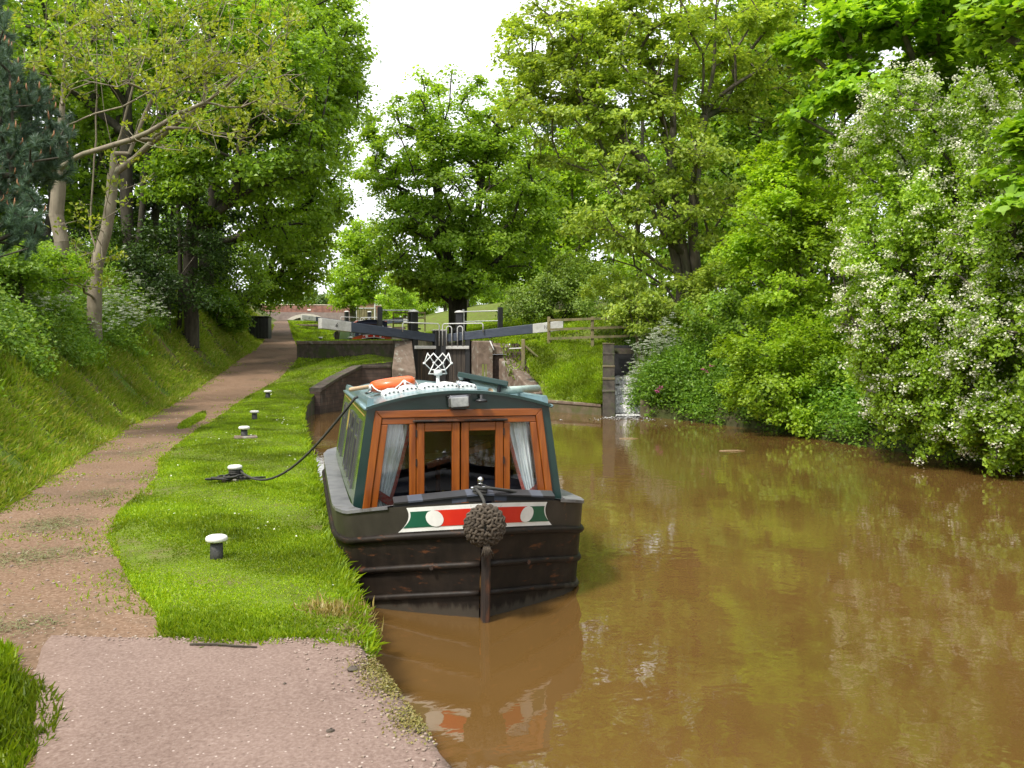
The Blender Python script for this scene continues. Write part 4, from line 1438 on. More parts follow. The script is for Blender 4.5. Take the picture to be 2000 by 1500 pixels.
# ------------------------------------------------------------------ bollards, ropes, small things on the bank
M['capwhite'] = mottled("bollard_white", [(.62, .60, .56), (.74, .73, .70), (.80, .79, .77)], 9, .6, .08, .003, spots=(.35, .30, .24), sscale=9, spos=(.66, .76))
M['bollard'] = mottled("bollard_black", [(.02, .02, .021), (.045, .045, .045), (.075, .07, .065)], 12, .6, .2, .003)
M['stone'] = mottled("sandstone", [(.10, .072, .052), (.15, .11, .082), (.20, .15, .118)], 5, .9, .4, .015, spots=(.27, .26, .22), sscale=3.5, spos=(.54, .64))
M['darkstone'] = mottled("wet_stone", [(.04, .032, .026), (.08, .062, .05), (.13, .10, .085)], 5, .85, .4, .015, spots=(.055, .07, .02), sscale=2.2, spos=(.5, .62))
M['moss'] = mottled("mossy_stone", [(.07, .08, .02), (.10, .085, .045), (.16, .12, .08)], 4, .95, .5, .02)
def brick_mat(name, c1, c2, mortar, sx=1.0):
    m, nt, bs = new_mat(name)
    co = coords(nt)
    sp = nt.nodes.new("ShaderNodeSeparateXYZ"); nt.links.new(co, sp.inputs[0])
    ad = nt.nodes.new("ShaderNodeMath"); ad.operation = 'MULTIPLY_ADD'; ad.inputs[1].default_value = .8
    nt.links.new(sp.outputs[1], ad.inputs[0]); nt.links.new(sp.outputs[0], ad.inputs[2])
    cb = nt.nodes.new("ShaderNodeCombineXYZ"); nt.links.new(ad.outputs[0], cb.inputs[0]); nt.links.new(sp.outputs[2], cb.inputs[1])
    bt = nt.nodes.new("ShaderNodeTexBrick")
    bt.inputs["Scale"].default_value = 1.0
    bt.inputs["Brick Width"].default_value = .235 * sx; bt.inputs["Row Height"].default_value = .08 * sx
    bt.inputs["Mortar Size"].default_value = .007
    bt.inputs["Color1"].default_value = (*c1, 1); bt.inputs["Color2"].default_value = (*c2, 1); bt.inputs["Mortar"].default_value = (*mortar, 1)
    nt.links.new(cb.outputs[0], bt.inputs["Vector"])
    st, f = ramp_noise(nt, co, 2.2, 8, [(.4, .4, .4), (1, 1, 1), (1.5, 1.45, 1.4)])
    col = mixc(nt, bt.outputs["Color"], st, .85, 'MULTIPLY')
    # lime running down from the joints
    mp = nt.nodes.new("ShaderNodeMapping"); mp.inputs["Scale"].default_value = (6, 6, .8); nt.links.new(co, mp.inputs[0])
    nz = nt.nodes.new("ShaderNodeTexNoise"); nz.inputs["Scale"].default_value = 1.2; nz.inputs["Detail"].default_value = 6
    nt.links.new(mp.outputs[0], nz.inputs["Vector"])
    mr = nt.nodes.new("ShaderNodeMapRange"); mr.inputs[1].default_value, mr.inputs[2].default_value, mr.inputs[4].default_value = .64, .74, .6
    nt.links.new(nz.outputs["Fac"], mr.inputs[0])
    col = mixc(nt, col, (.34, .33, .31), mr.outputs[0])
    nt.links.new(col, bs.inputs["Base Color"])
    bs.inputs["Roughness"].default_value = .9
    bumpit(nt, bs, bt.outputs["Fac"], -.5, .01)
    return m
M['brick'] = brick_mat("dark_wing_brick", (.06, .042, .034), (.10, .066, .05), (.035, .03, .026), 1.5)
M['redbrick'] = brick_mat("red_bridge_brick", (.20, .085, .065), (.26, .12, .09), (.2, .16, .13), 1.6)
M['beam'] = mottled("slate_blue_beam", [(.030, .040, .062), (.042, .054, .080), (.055, .068, .095)], 4, .55, .15, .005, stretch=(1, 1, 4))
M['beamwhite'] = mottled("white_beam_end", [(.36, .36, .34), (.45, .45, .43), (.52, .52, .50)], 5, .6, .15, .005, spots=(.34, .34, .30), sscale=3, spos=(.58, .72))
M['gatewood'] = mottled("wet_gate_timber", [(.016, .013, .010), (.035, .027, .02), (.075, .055, .038)], 5, .6, .4, .015, stretch=(4, 4, .35), spots=(.14, .10, .06), sscale=2.4, spos=(.58, .7))
M['galv'] = mottled("pale_steel_rail", [(.46, .47, .47), (.58, .58, .58)], 12, .45, 0)
M['oldwood'] = mottled("weathered_fence_wood", [(.12, .10, .05), (.19, .16, .08), (.26, .225, .125)], 8, .85, .3, .006, stretch=(1, 1, .3), spots=(.09, .11, .03), sscale=4, spos=(.5, .65))
M['wetdark'] = mottled("dark_wet_stone", [(.03, .025, .019), (.06, .05, .039), (.10, .083, .065)], 6, .7, .4, .015, spots=(.04, .055, .015), sscale=3, spos=(.5, .62))
M['foam'] = mottled("white_water", [(.10, .10, .095), (.36, .36, .36), (.75, .75, .75)], 30, .2, .6, .03, stretch=(1, 1, .25))

def bollard(name, label, loc, base=False, sc=1.0, group="white capped mooring bollards"):
    r = thing(name, label, "bollard", loc, 0, group)
    mb = MB()
    mb.lathe([(.050, -.05), (.048, .02), (.045, .118)], k=20)
    mb.build("post", M['bollard'], r, smooth=True)
    mb = MB()
    mb.lathe([(.046, .112), (.070, .116), (.079, .126), (.080, .140), (.074, .153), (.058, .160), (.0, .163)], k=28)
    mb.build("cap", M['capwhite'], r, smooth=True)
    if base:
        mb = MB()
        mb.box((.02, -.01, -.005), (.32, .24, .05), bev=.015, rz=.1)
        mb.build("stone_base", M['stone'], r)
    r.scale = (sc, sc, sc)
    return r
def on_verge(px, py, zg=.32):
    d = (CAM_H - zg) * FPX / (py - HY)
    p = at(px, py, d)
    p[2] = float(z_verge(np.array(p[0]), np.array(p[1]))) + .015
    return p
b_lab = ["nearest white capped mooring bollard, alone on the grass beside the bow", "white capped bollard with the black mooring rope wound round it", "white capped bollard on a stone base, next beyond the roped one",
         "small white capped bollard without a stone, second from the wing wall", "farthest grass bank bollard, nearest the brick wing wall"]
for i, (px, py, bs_, sc) in enumerate(((423, 1106, False, 1), (459, 946, True, 1.08), (477, 862, True, 1.25), (497, 825, False, 1.3), (523, 793, False, 1.45))):
    bollard("bollard", b_lab[i], on_verge(px, py), bs_, sc)
for i, (px, py, d, lb) in enumerate(((626, 667, 38, "white domed bollard on the left lockside near the towpath"), (684, 666, 36, "short bollard on the left lockside under the numbered balance beam"),
                                     (957, 660, 38, "small white topped bollard on the grass just right of the lock gate"), (992, 656, 40, "small white topped bollard below the right balance beam's white end"))):
    p = at(px, py, d)
    p[2] = float((z_verge if i < 2 else z_right)(np.array(p[0]), np.array(p[1])))
    bollard("bollard", lb, p, False, 1.35, "bollards on the lockside")

B2 = on_verge(459, 946)
def mooring():
    root = thing("mooring_rope", "black mooring rope running from the boat roof to the second bollard", "mooring rope", B2)
    o = Vector([float(c) for c in B2])
    a = on_boat(-.55, 2.65, roof_z(-.55, 2.6) + .03)
    e = on_boat(-.800, 2.2, 1.492)
    b = o + Vector((.055, -.01, .105))
    pts = [on_boat(-.45, 3.0, roof_z(-.45, 3.0) + .02), a, on_boat(-.73, 2.32, roof_z(-.73, 2.3) + .025), e]
    for i in range(1, 19):
        f = i / 18
        p = e.lerp(b, f)
        p.z -= .42 * 4 * f * (1 - f) * (.55 + .45 * f) 
        pts.append(p)
    rope = MB()
    rope.tube([p - o for p in pts], .0135, 7)
    hit = []
    for k in range(3):
        for a_ in np.linspace(0, 2 * PI, 13):
            hit.append((.064 * math.cos(a_), .064 * math.sin(a_), .06 + .021 * k + .021 * a_ / (2 * PI)))
    rope.tube(hit, .0135, 7)
    rope.tube([(.05, -.01, .12), (.085, -.03, .10), (.095, -.05, .06), (.07, -.07, .03), (.02, -.09, .035), (-.1, -.11, .03), (-.2, -.09, .025)], .0135, 7)
    rng = random.Random(4)
    for k in range(4):
        cx, cy_ = -.16 + .05 * k, -.12 - .02 * (k % 2)
        ps = [(cx + (.16 - .02 * k) * math.cos(t) + .02 * math.sin(3 * t), cy_ + (.055 + .012 * k) * math.sin(t), .028 + .012 * k + .01 * math.sin(2 * t + k)) for t in np.linspace(.3 * k, 2 * PI + .3 * k - .4, 24)]
        rope.tube(ps, .0125, 6)
    rope.tube([(-.05, -.11, .03), (.1, -.14, .03), (.25, -.13, .03), (.36, -.10, .025)], .0125, 6)
    rope.build("line", M['darkrope'], root, smooth=True)
mooring()

# stick and stones on the pavement
def on_slab(px, py, zz=.345):
    d = (CAM_H - zz) * FPX / (py - HY)
    p = at(px, py, d); p[2] = zz
    return p
mb = MB()
p0, p1 = on_slab(371, 1261), on_slab(502, 1266)
mb.tube([p0 + [0, 0, .008], (p0 * .6 + p1 * .4) + [0, .01, .011], (p0 * .3 + p1 * .7) + [0, -.004, .009], p1 + [0, 0, .007]], [.006, .007, .006, .004], 6)
tag(mb.build("stick", M['bark_dark'], smooth=True), "thin brown stick lying along the near end of the grass", "stick")
def stone(px, py, s, label):
    rng = np.random.default_rng(int(px))
    mb = MB()
    p = on_slab(px, py)
    mb.blob((0, 0, s * .3), (s, s * .75, s * .55), ku=9, kv=6)
    mb.v = [tuple(np.array(v) * (1 + rng.normal(0, .13))) for v in mb.v]
    o = mb.build("stone", M['darkstone'], smooth=False)
    o.location = p
    tag(o, label, "stone", "stones lying on the pavement")
stone(645, 1430, .018, "dark angular stone lying out in the middle of the pavement")
stone(688, 1310, .026, "reddish brown stone near the waterside edge of the pavement")
stone(556, 1336, .009, "tiny dark pebble left of the centre of the pavement")

# floating bits on the water
for px, py, ln, lb in ((1228, 857, .42, "pale floating stick in front of the cascade"), (1430, 881, .5, "pale broken twig floating off the bushy bank")):
    d = CAM_H * FPX / (py - HY)
    c = at(px, py, d)
    mb = MB()
    mb.tube([(-ln / 2, 0, 0), (-ln / 5, .012, .006), (ln / 5, -.006, .008), (ln / 2, .01, 0)], [.004, .007, .007, .003], 6)
    o = mb.build("floating_twig", M['paletimber'], smooth=True)
    o.location = (c[0], c[1], .006); o.rotation_euler = (0, 0, -TH)
    tag(o, lb, "twig")

# ------------------------------------------------------------------ the lock
def wall(name, label, pts, thick, zbot, mats, cat="wall", cope=.12, over=.03, group=None):
    """pts: (u, v, ztop) polyline, the outer face to the right of travel."""
    root = thing(name, label, cat, (pts[0][0], pts[0][1], 0), 0, group)
    o = np.array([pts[0][0], pts[0][1], 0])
    P = [np.array(p, float) - o for p in pts]
    n = len(P)
    nrm = []
    for i in range(n):
        d = (P[min(i + 1, n - 1)] - P[max(i - 1, 0)])[:2]
        d = d / np.linalg.norm(d)
        nrm.append(np.array([d[1], -d[0]]))
    def prof(i, a, b, zt, zb):
        p, q = P[i], nrm[i]
        out = [(p[0] + q[0] * a, p[1] + q[1] * a), (p[0] + q[0] * b, p[1] + q[1] * b)]
        return [(out[0][0], out[0][1], zb), (out[0][0], out[0][1], zt), (out[1][0], out[1][1], zt), (out[1][0], out[1][1], zb)]
    for nm, a, b, ft, fb, m in (("masonry", 0, -thick, lambda z: z - cope, lambda z: zbot, mats[0]), ("coping", over, -thick - .02, lambda z: z, lambda z: z - cope + .002, mats[1])):
        mb = MB()
        rows = [prof(i, a, b, ft(P[i][2]), fb(P[i][2])) for i in range(n)]
        for i in range(n - 1):
            q = rows[i] + rows[i + 1]
            mb.add(q, [(0, 4, 5, 1), (1, 5, 6, 2), (2, 6, 7, 3), (3, 7, 4, 0)])
        mb.add(rows[0], [(0, 1, 2, 3)]); mb.add(rows[-1], [(3, 2, 1, 0)])
        ob = mb.build(nm, m, root)
        if nm == "coping":
            bevel(ob, .02, 2)
    return root
wall("wing_wall", "dark brick wing wall with sloping stone coping, left below the lock", [(1.06, 27.4, .82), (1.75, 29.0, 1.15), (2.63, 30.75, 1.50), (3.72, 31.0, 1.50)], .35, -.8, (M['brick'], M['darkstone']))
wall("lockside_wall", "long low stone retaining wall between the grass slope and the left lockside", [(.45, 36.25, 2.43), (1.6, 34.9, 2.42), (2.8, 33.4, 2.42), (3.95, 32.05, 2.41)], .45, 1.2, (M['darkstone'], M['stone']), cope=.14)
wall("lockside_wall", "far low stone wall at the upper lock beside the towpath", [(.2, 66.3, 4.12), (2, 65.6, 4.12), (3.9, 65.0, 4.12)], .5, 2.6, (M['darkstone'], M['stone']), cope=.14)
wall("waterside_wall", "low mossy concrete wall at the foot of the grass slope beside the water", [(8.05, 27.3, .42), (8.28, 26.7, .39), (9.40, 24.45, .36)][::1], .3, -.8, (M['moss'], M['stone']), cope=.1)
# masonry of the chamber
def block(mb, poly, z0, z1, m=0):
    n = len(poly)
    t0 = z0 if isinstance(z0, (list, tuple)) else [z0] * n
    t1 = z1 if isinstance(z1, (list, tuple)) else [z1] * n
    vs = [(p[0], p[1], z) for p, z in zip(poly, t0)] + [(p[0], p[1], z) for p, z in zip(poly, t1)]
    fs = [tuple(range(n - 1, -1, -1)), tuple(range(n, 2 * n))]
    for i in range(n):
        j = (i + 1) % n
        fs.append((i, j, n + j, n + i))
    mb.add(vs, fs, m)
def rel(poly, o): return [(p[0] - o[0], p[1] - o[1]) for p in poly]
lc = thing("lock_abutment", "pale lichened stone abutment left of the lock gates, sloping forward", "lock wall", (4.1, 31.4, 0))
mb = MB()
block(mb, rel([(3.70, 30.55), (4.56, 30.45), (4.56, 31.5), (3.95, 31.5)], (4.1, 31.4)), [-.8] * 4, [1.35, 1.2, 2.40, 2.40])
bevel(mb.build("sloping_stone", M['stone'], lc), .03)
mb = MB()
block(mb, rel([(3.95, 31.502), (4.58, 31.502), (4.58, 38), (3.95, 38)], (4.1, 31.4)), -.8, 2.40)
bevel(mb.build("chamber_wall", M['darkstone'], lc), .02)
rc = thing("lock_abutment", "brown stone abutment with stepped blocks right of the lock gates", "lock wall", (7.2, 31.2, 0))
o_ = (7.2, 31.2)
mb = MB()
block(mb, rel([(6.84, 30.5), (7.42, 30.4), (7.42, 31.5), (6.84, 31.5)], o_), -.8, [2.36, 2.36, 2.40, 2.40])
bevel(mb.build("quoin", M['stone'], rc), .03)
mb = MB()
block(mb, rel([(7.43, 30.55), (8.15, 30.45), (8.15, 31.6), (7.43, 31.6)], o_), 1.88, [2.18, 2.18, 2.42, 2.42])
bevel(mb.build("cap_stone", M['stone'], rc), .03)
mb = MB()
block(mb, rel([(7.45, 30.75), (8.6, 30.2), (8.9, 31.2), (7.45, 31.6)], o_), -.8, 1.875)
block(mb, rel([(8.17, 30.3), (9.0, 29.7), (9.1, 30.1), (8.17, 30.8)], o_), 1.0, 2.28)
mb.build("shaded_wall", M['brick'], rc)
mb = MB()
block(mb, rel([(6.84, 31.502), (7.4, 31.502), (7.4, 38), (6.84, 38)], o_), -.8, 2.40)
bevel(mb.build("chamber_wall", M['darkstone'], rc), .02)
mb = MB()
mb.box((7.05 - o_[0], 30.462 - o_[1], 1.02), (.075, .012, 1.0), rz=-.17)
mb.box((7.16 - o_[0], 30.444 - o_[1], 1.12), (.05, .012, .8), rz=-.17)
mb.build("slime_streak", mottled("green_slime", [(.06, .09, .015), (.14, .17, .03), (.2, .2, .06)], 9, .6, 0, stretch=(3, 3, .4)), rc)
mb = MB()
P = [(7.62, 30.3, 1.72), (7.75, 29.3, 1.45), (7.95, 28.2, .95), (8.15, 27.35, .55)]
rows = []
for i, (u, v, z) in enumerate(P):
    rows.append([(u - o_[0], v - o_[1], -.8), (u - o_[0], v - o_[1], z), (u + .52 - o_[0], v + .22 - o_[1], z + .02), (u + .52 - o_[0], v + .22 - o_[1], -.8)])
mb.grid(rows)
mb.add(rows[-1], [(0, 1, 2, 3)]); mb.add(rows[0], [(3, 2, 1, 0)])
bevel(mb.build("sloping_wing", M['stone'], rc), .04)

def lock_gate(side, label):
    """A mitre gate of the pair: heel post at the chamber side, balance beam over the lockside."""
    mid = np.array([5.70, 31.95]); heel = np.array([4.60 if side < 0 else 6.80, 31.56])
    root = thing("lock_gate", label, "lock gate", (heel[0], heel[1], 0), 0, "black and white lock gates")
    d = (heel - mid); wdt = np.linalg.norm(d); d = d / wdt            # from mitre to heel, and on along the beam
    ang = math.atan2(d[1], d[0])
    R = Matrix.Rotation(ang, 3, 'Z')
    # local frame: x from the heel outwards along the beam, y across (downstream side chosen below), z up
    dn = -1 if side > 0 else 1                                            # sign of local y that faces downstream (the camera)
    dn = 1 if (R @ Vector((0, 1, 0))).y < 0 else -1
    def put(mb, name, mats, par=root, sm=False):
        mb.v = [tuple(R @ Vector(v)) for v in mb.v]
        return mb.build(name, mats, par, smooth=sm)
    mb = MB()
    n = 7
    for i in range(n):
        x = -wdt + wdt * (i + .5) / n
        mb.box((x, .0, 1.0), (wdt / n - .012, .10, 2.3))
    mb.box((-wdt / 2, -dn * .08, 1.0), (wdt, .06, 2.3))
    put(mb, "planks", M['gatewood'])
    mb = MB()
    mb.box((-wdt / 2, dn * .10, 2.14), (wdt - .03, .16, .12), bev=.012)
    put(mb, "walkway", M['beamwhite'])
    mb = MB()
    mb.box((-.08, 0, 1.2), (.2, .22, 2.6), bev=.02)
    put(mb, "heel_post", M['black'])
    mb = MB()
    mb.box((-wdt + .15, dn * .04, 1.38), (.27, .30, 2.8), bev=.03)
    put(mb, "mitre_post", M['black'])
    mb = MB()
    mb.box((-wdt + .15, dn * .04, 2.80), (.30, .33, .045), bev=.012)
    mb.box((-wdt + .018, dn * .19, 2.5), (.03, .02, .58), bev=.005)
    put(mb, "post_cap", M['beamwhite'])
    L = 3.65 if side < 0 else 3.55
    x0, x1 = -wdt + .26, L
    def bz(x): f = (x - x0) / (x1 - x0); return 2.50 + .47 * f
    xs = x1 - (1.12 if side < 0 else 1.15)
    bm = MB()
    def seg(a, b, m):
        vs = []
        for x in (a, b):
            f = (x - x0) / (x1 - x0)
            h = .15 + .035 * f; w_ = .12 + .05 * f
            vs += [(x, -w_, bz(x) - h), (x, w_, bz(x) - h), (x, w_, bz(x) + h), (x, -w_, bz(x) + h)]
        bm.add(vs, [(0, 1, 2, 3), (7, 6, 5, 4), (0, 4, 5, 1), (1, 5, 6, 2), (2, 6, 7, 3), (3, 7, 4, 0)], m)
    seg(x0, xs, 0); seg(xs + .001, x1, 1)
    beam = bevel(put(bm, "balance_beam", [M['beam'], M['beamwhite']]), .015)
    # painted mark on the white end
    mk = MB()
    cx = (xs + x1) / 2
    yy = dn * (.12 + .05 * ((cx - x0) / (x1 - x0)) + .006)
    sg = -1 if side < 0 else 1                                           # which way reads left to right
    rd = 1 if (R @ Vector((1, 0, 0))).dot(Vector((CT, -ST, 0))) > 0 else -1
    def stroke(pts, r=.011): mk.tube([(cx + rd * a, yy, bz(cx) + b) for a, b in pts], r, 5)
    if side < 0:
        stroke([(.03, .085), (0, .05), (-.028, .0), (-.03, -.04), (-.005, -.062), (.028, -.045), (.03, -.012), (.0, .004), (-.026, -.014)])
    else:
        stroke([(-.13, -.06), (-.13, .07), (-.04, -.06), (-.04, .07)], .010)
        stroke([(.02, -.055), (.02, .015)], .010); stroke([(.02, .05), (.02, .06)], .010); stroke([(.08, -.055), (.08, .07)], .010)
    put(mk, "painted_mark", M['black'], beam)
    # hand rail and paddle gear standing over the walkway
    rl = MB()
    ra, rb = -wdt + .14, .52
    yr = dn * .20
    rl.tube([(ra, yr, 2.2), (ra, yr, 2.98), (ra + .05, yr, 3.04), (rb - .05, yr, 3.06), (rb, yr, 3.0), (rb, yr, 2.72)], .022, 8)
    put(rl, "hand_rail", M['galv'], sm=True)
    if side > 0:
        for xx in (-.78, -.36):
            lp = MB()
            lp.tube([(xx - .1, yr - dn * .02, 2.2), (xx - .1, yr - dn * .02, 2.85)] + [(xx - .1 * math.cos(a), yr - dn * .02, 2.85 + .1 * math.sin(a)) for a in np.linspace(.3, PI - .3, 6)] + [(xx + .1, yr - dn * .02, 2.85), (xx + .1, yr - dn * .02, 2.2)], .022, 8)
            put(lp, "guard_loop", M['galv'], sm=True)
    pg = MB()
    px_ = -.20 if side < 0 else -.45
    pg.box((px_, -dn * .32, 2.75), (.29, .26, 1.45), bev=.02)
    put(pg, "paddle_post", M['black'])
    pg = MB()
    pg.lathe([(.19, 3.476), (.21, 3.485), (.20, 3.51), (.13, 3.56), (0, 3.58)], (px_, -dn * .32, 0), 14)
    put(pg, "paddle_cap", M['beamwhite'], sm=True)
    gr = MB()
    gr.tube([(px_ - .24, -dn * .32, 2.75), (px_ + .24, -dn * .32, 2.75)], .03, 8)
    gr.lathe([(.10, -.03), (.10, .03)], (px_ - .2, -dn * .30, 2.85), 12)
    put(gr, "paddle_gear", M['black'])
    return root
gl_ = lock_gate(-1, "left lock gate whose slate blue beam has a white end marked with a 6")
gr_ = lock_gate(1, "right lock gate with looped pale guard rails and a beam ending behind the fence")
copy_tree(lc, Vector(lc.location) + Vector((0, 36.3, 1.72)), label="distant stone abutment left of the upper lock gates")
copy_tree(rc, Vector(rc.location) + Vector((0, 36.3, 1.72)), label="distant stone abutment right of the upper lock gates")
g2 = copy_tree(gl_, Vector(gl_.location) + Vector((0, 36.3, 1.72)), label="distant left gate of the upper lock beyond the near beam's white end")
g3 = copy_tree(gr_, Vector(gr_.location) + Vector((0, 36.3, 1.72)), label="distant right gate of the upper lock, behind the moored boat above")

def lock_railing(label, a, b):
    """A black end post joined to the paddle post by a thin rail."""
    root = thing("lock_railing", label, "railing", a, 0, "black lock railings")
    mb = MB(); mb.box((0, 0, .45), (.2, .18, 1.1), bev=.015)
    mb.build("post", M['black'], root)
    mb = MB()
    v = Vector([float(c) for c in (np.array(b) - np.array(a))])
    mb.tube([(0, 0, .86), v + Vector((0, 0, .86))], .025, 8)
    mb.tube([(0, 0, .45), v + Vector((0, 0, .45))], .02, 8)
    mb.box((v.x, v.y, .44), (.07, .07, .95))
    mb.build("rail", M['galv'], root)
    return root
def gpt(px, py, d): return at(px, py, d)
lock_railing("black post and pale rail left of the gates", at(742, 640, 34.5) + [0, 0, -.15], at(808, 640, 34.5) + [0, 0, -.15])
lock_railing("black post and pale rail right of the gates", at(977, 638, 35) + [0, 0, -.2], at(905, 640, 35) + [0, 0, -.2])

def rail_fence(label, posts, zs, mat, th=.11, rails=(.30, .62, .95), over=0.0, name="rail_fence"):
    root = thing(name, label, "fence", posts[0])
    o = np.array(posts[0])
    for p in posts:
        q = np.array(p) - o
        mb = MB(); mb.box((q[0], q[1], zs / 2 - .1), (th, th, zs + .2), rz=-TH, bev=.012)
        mb.build("post", mat, root)
    for h in rails:
        for i in range(len(posts) - 1):
            a, b = np.array(posts[i]) - o, np.array(posts[i + 1]) - o
            mb = MB()
            d = b - a; L = np.linalg.norm(d)
            c = (a + b) / 2
            mb.box((c[0], c[1] - th * .5 - .022, c[2] + h), (L + .05, .035, .085), rz=math.atan2(d[1], d[0]), ry=-math.asin(d[2] / L))
            mb.build("rail", mat, root)
    return root
fp = [at(1072, 678, 30), at(1157, 675, 30), at(1245, 672, 30.3), at(1330, 668, 30.6)]
rail_fence("mossy wooden post and rail fence on the grass right of the lock", fp, 1.08, M['oldwood'])
rail_fence("thin far wooden rails on the grass behind the left gate", [at(768, 641, 52), at(797, 641, 52), at(830, 641, 52)], .95, M['oldwood'], th=.08)
pr_ = thing("braced_post", "short brown post with a slanting brace on the grass slope", "post", at(1022, 712, 29.3))
mb = MB(); mb.box((0, 0, .38), (.13, .13, 1.0), rz=-TH, bev=.015); mb.build("post", M['oldwood'], pr_)
q = at(1058, 704, 29.3) - at(1022, 712, 29.3)
mb = MB(); mb.tube([(.06, -.02, .64), (q[0], q[1], q[2])], .042, 6); mb.build("brace", M['oldwood'], pr_)
q = at(995, 681, 29.6) - at(1022, 712, 29.3)
mb = MB(); mb.tube([(-.06, 0, .57), (q[0], q[1], q[2])], .02, 6); mb.build("rail", M['galv'], pr_)
mb = MB()
a = at(957, 666, 30.2); b = at(965, 684, 30.0)
mb.tube([a, b], .022, 6)
tag(mb.build("ladder_stile", M['galv'], smooth=True), "pale steel bar slanting down the cap stone right of the gates", "steel bar")

# bywash cascade beside the lock
W0 = np.array([9.36, 23.95]); WD = np.array([.363, .932]); WN = np.array([.932, -.363])
def wp(a, n): return tuple(W0 + WD * a + WN * n)
cs = thing("cascade", "stepped stone cascade with white water falling into the canal", "cascade", (W0[0], W0[1], 0))
mb = MB()
for i, (a0, a1, zt) in enumerate(((0, .62, .74), (.622, 1.2, 1.10), (1.202, 1.8, 1.48), (1.802, 2.5, 1.88), (2.502, 3.3, 2.22))):
    block(mb, rel([wp(a0, -.1), wp(a0, .27), wp(a1, .27), wp(a1, -.1)], W0), -.8, zt)
    block(mb, rel([wp(a0 - .02, -.11), wp(a0 - .015, .285), wp(a1, .285), wp(a1, -.11)], W0), zt + .001, [zt + .03 + .02 * (i % 2), zt + .045, zt + .05, zt + .06], 1 if i % 3 else 0)
mb.build("stepped_wall", [M['wetdark'], M['moss']], cs)
TR = [(-.05, .045), (.55, .30), (1.1, .55), (1.75, .85), (2.5, 1.12), (3.4, 1.16)]
mb = MB()
fm = MB()
for i in range(5):
    a0, a1 = TR[i][0], TR[i + 1][0]
    block(mb, rel([wp(a0, .287), wp(a0, 1.03), wp(a1 - .002, 1.03), wp(a1 - .002, .287)], W0), -.8, TR[i][1])
mb.build("weir_steps", M['wetdark'], cs)
rng = np.random.default_rng(11)
for i in range(5):
    a0, a1, z = TR[i][0], TR[i + 1][0], TR[i][1]
    zl = TR[i - 1][1] if i else 0
    rows = []
    for (a, zz) in ((a1 - .01, z + .03), ((a0 + a1) / 2, z + .035), (a0 + .02, z + .03), (a0 - .04, z - .02), (a0 - .07, (z + zl) / 2), (a0 - .09, zl + .02), (a0 - .2, zl + .045)):
        rows.append([(W0[0] * 0 + wp(a + rng.normal(0, .012), .295 + .73 * j / 10)[0] - W0[0], wp(a, .295 + .73 * j / 10)[1] - W0[1], zz + rng.normal(0, .012)) for j in range(11)])
    fm.grid(rows)
fm.build("falling_water", M['foam'], cs, smooth=True)
mb = MB()
block(mb, rel([wp(-.1, 1.035), wp(-.1, 1.3), wp(3.6, 1.3), wp(3.6, 1.035)], W0), -.8, [.42, .42, 2.1, 2.1])
mb.build("side_wall", M['moss'], cs)
mb = MB()
block(mb, rel([wp(3.45, .29), wp(3.45, 1.03), wp(3.7, 1.03), wp(3.7, .29)], W0), 1.9, 2.1)
block(mb, rel([wp(3.9, .2), wp(3.9, 1.05), wp(4.0, 1.05), wp(4.0, .2)], W0), .8, 2.2, 1)  # black block painted in for the darkness inside the culvert
mb.build("culvert_mouth", [M['darkstone'], M['black']], cs)
# foam drifting away on the water below the cascade
rng = np.random.default_rng(12)
n = 420
a = -.08 - rng.exponential(.38, n); b = .30 + .55 * rng.random(n) + a * rng.normal(0, .5, n)
P = np.stack([W0[0] + WD[0] * a + WN[0] * b, W0[1] + WD[1] * a + WN[1] * b, .006 + .03 * rng.random(n) * np.exp(a * 3)], -1)
fo = leaves_obj("foam", P, rng.normal(size=P.shape) * .12 + [0, 0, 1], .03 + .07 * rng.random(n), WIDE, M['foam'], None, rng, along=np.array([CT, -ST, 0.]) * 2)
kind(tag(fo, "white flecks of foam on the water at the foot of the cascade", "foam"), "stuff")

# ------------------------------------------------------------------ upstream: moored boat, bin, hut, bridge
M['boatgreen'] = mottled("upper_boat_green", [(.012, .07, .045), (.018, .09, .06)], 4, .4, 0, coat=.2)
M['boatred'] = mottled("upper_boat_red", [(.34, .05, .02), (.42, .07, .03)], 4, .4, 0, coat=.2)
ub = narrowboat("narrowboat", "green and red narrowboat moored above the lock, half hidden behind the balance beam", (4.3, 43.0, 2.05), 0, detail=False, length=9.0,
                mats={'sidegreen': 'boatgreen', 'green': 'navy', 'wood': 'navy', 'wood_x': 'navy', 'hull_top': 'boatred', 'roof': 'boatred', 'panelgreen': 'red'})
kb = at(508, 662, 43)
kb[2] = float(z_path(np.array(kb[0]), np.array(kb[1]))) + .2
bn = thing("storage_bin", "black boarded bin at the foot of the bank beside the towpath", "bin", kb, -TH)
mb = MB()
for i in range(6):
    mb.box((-.42 + .168 * i, 0, .48), (.16, .55, 1.06))
mb.build("boards", M['black'], bn)
mb = MB(); mb.box((0, 0, 1.04), (1.06, .62, .05), bev=.01, rx=-.06); mb.build("lid", M['black'], bn)

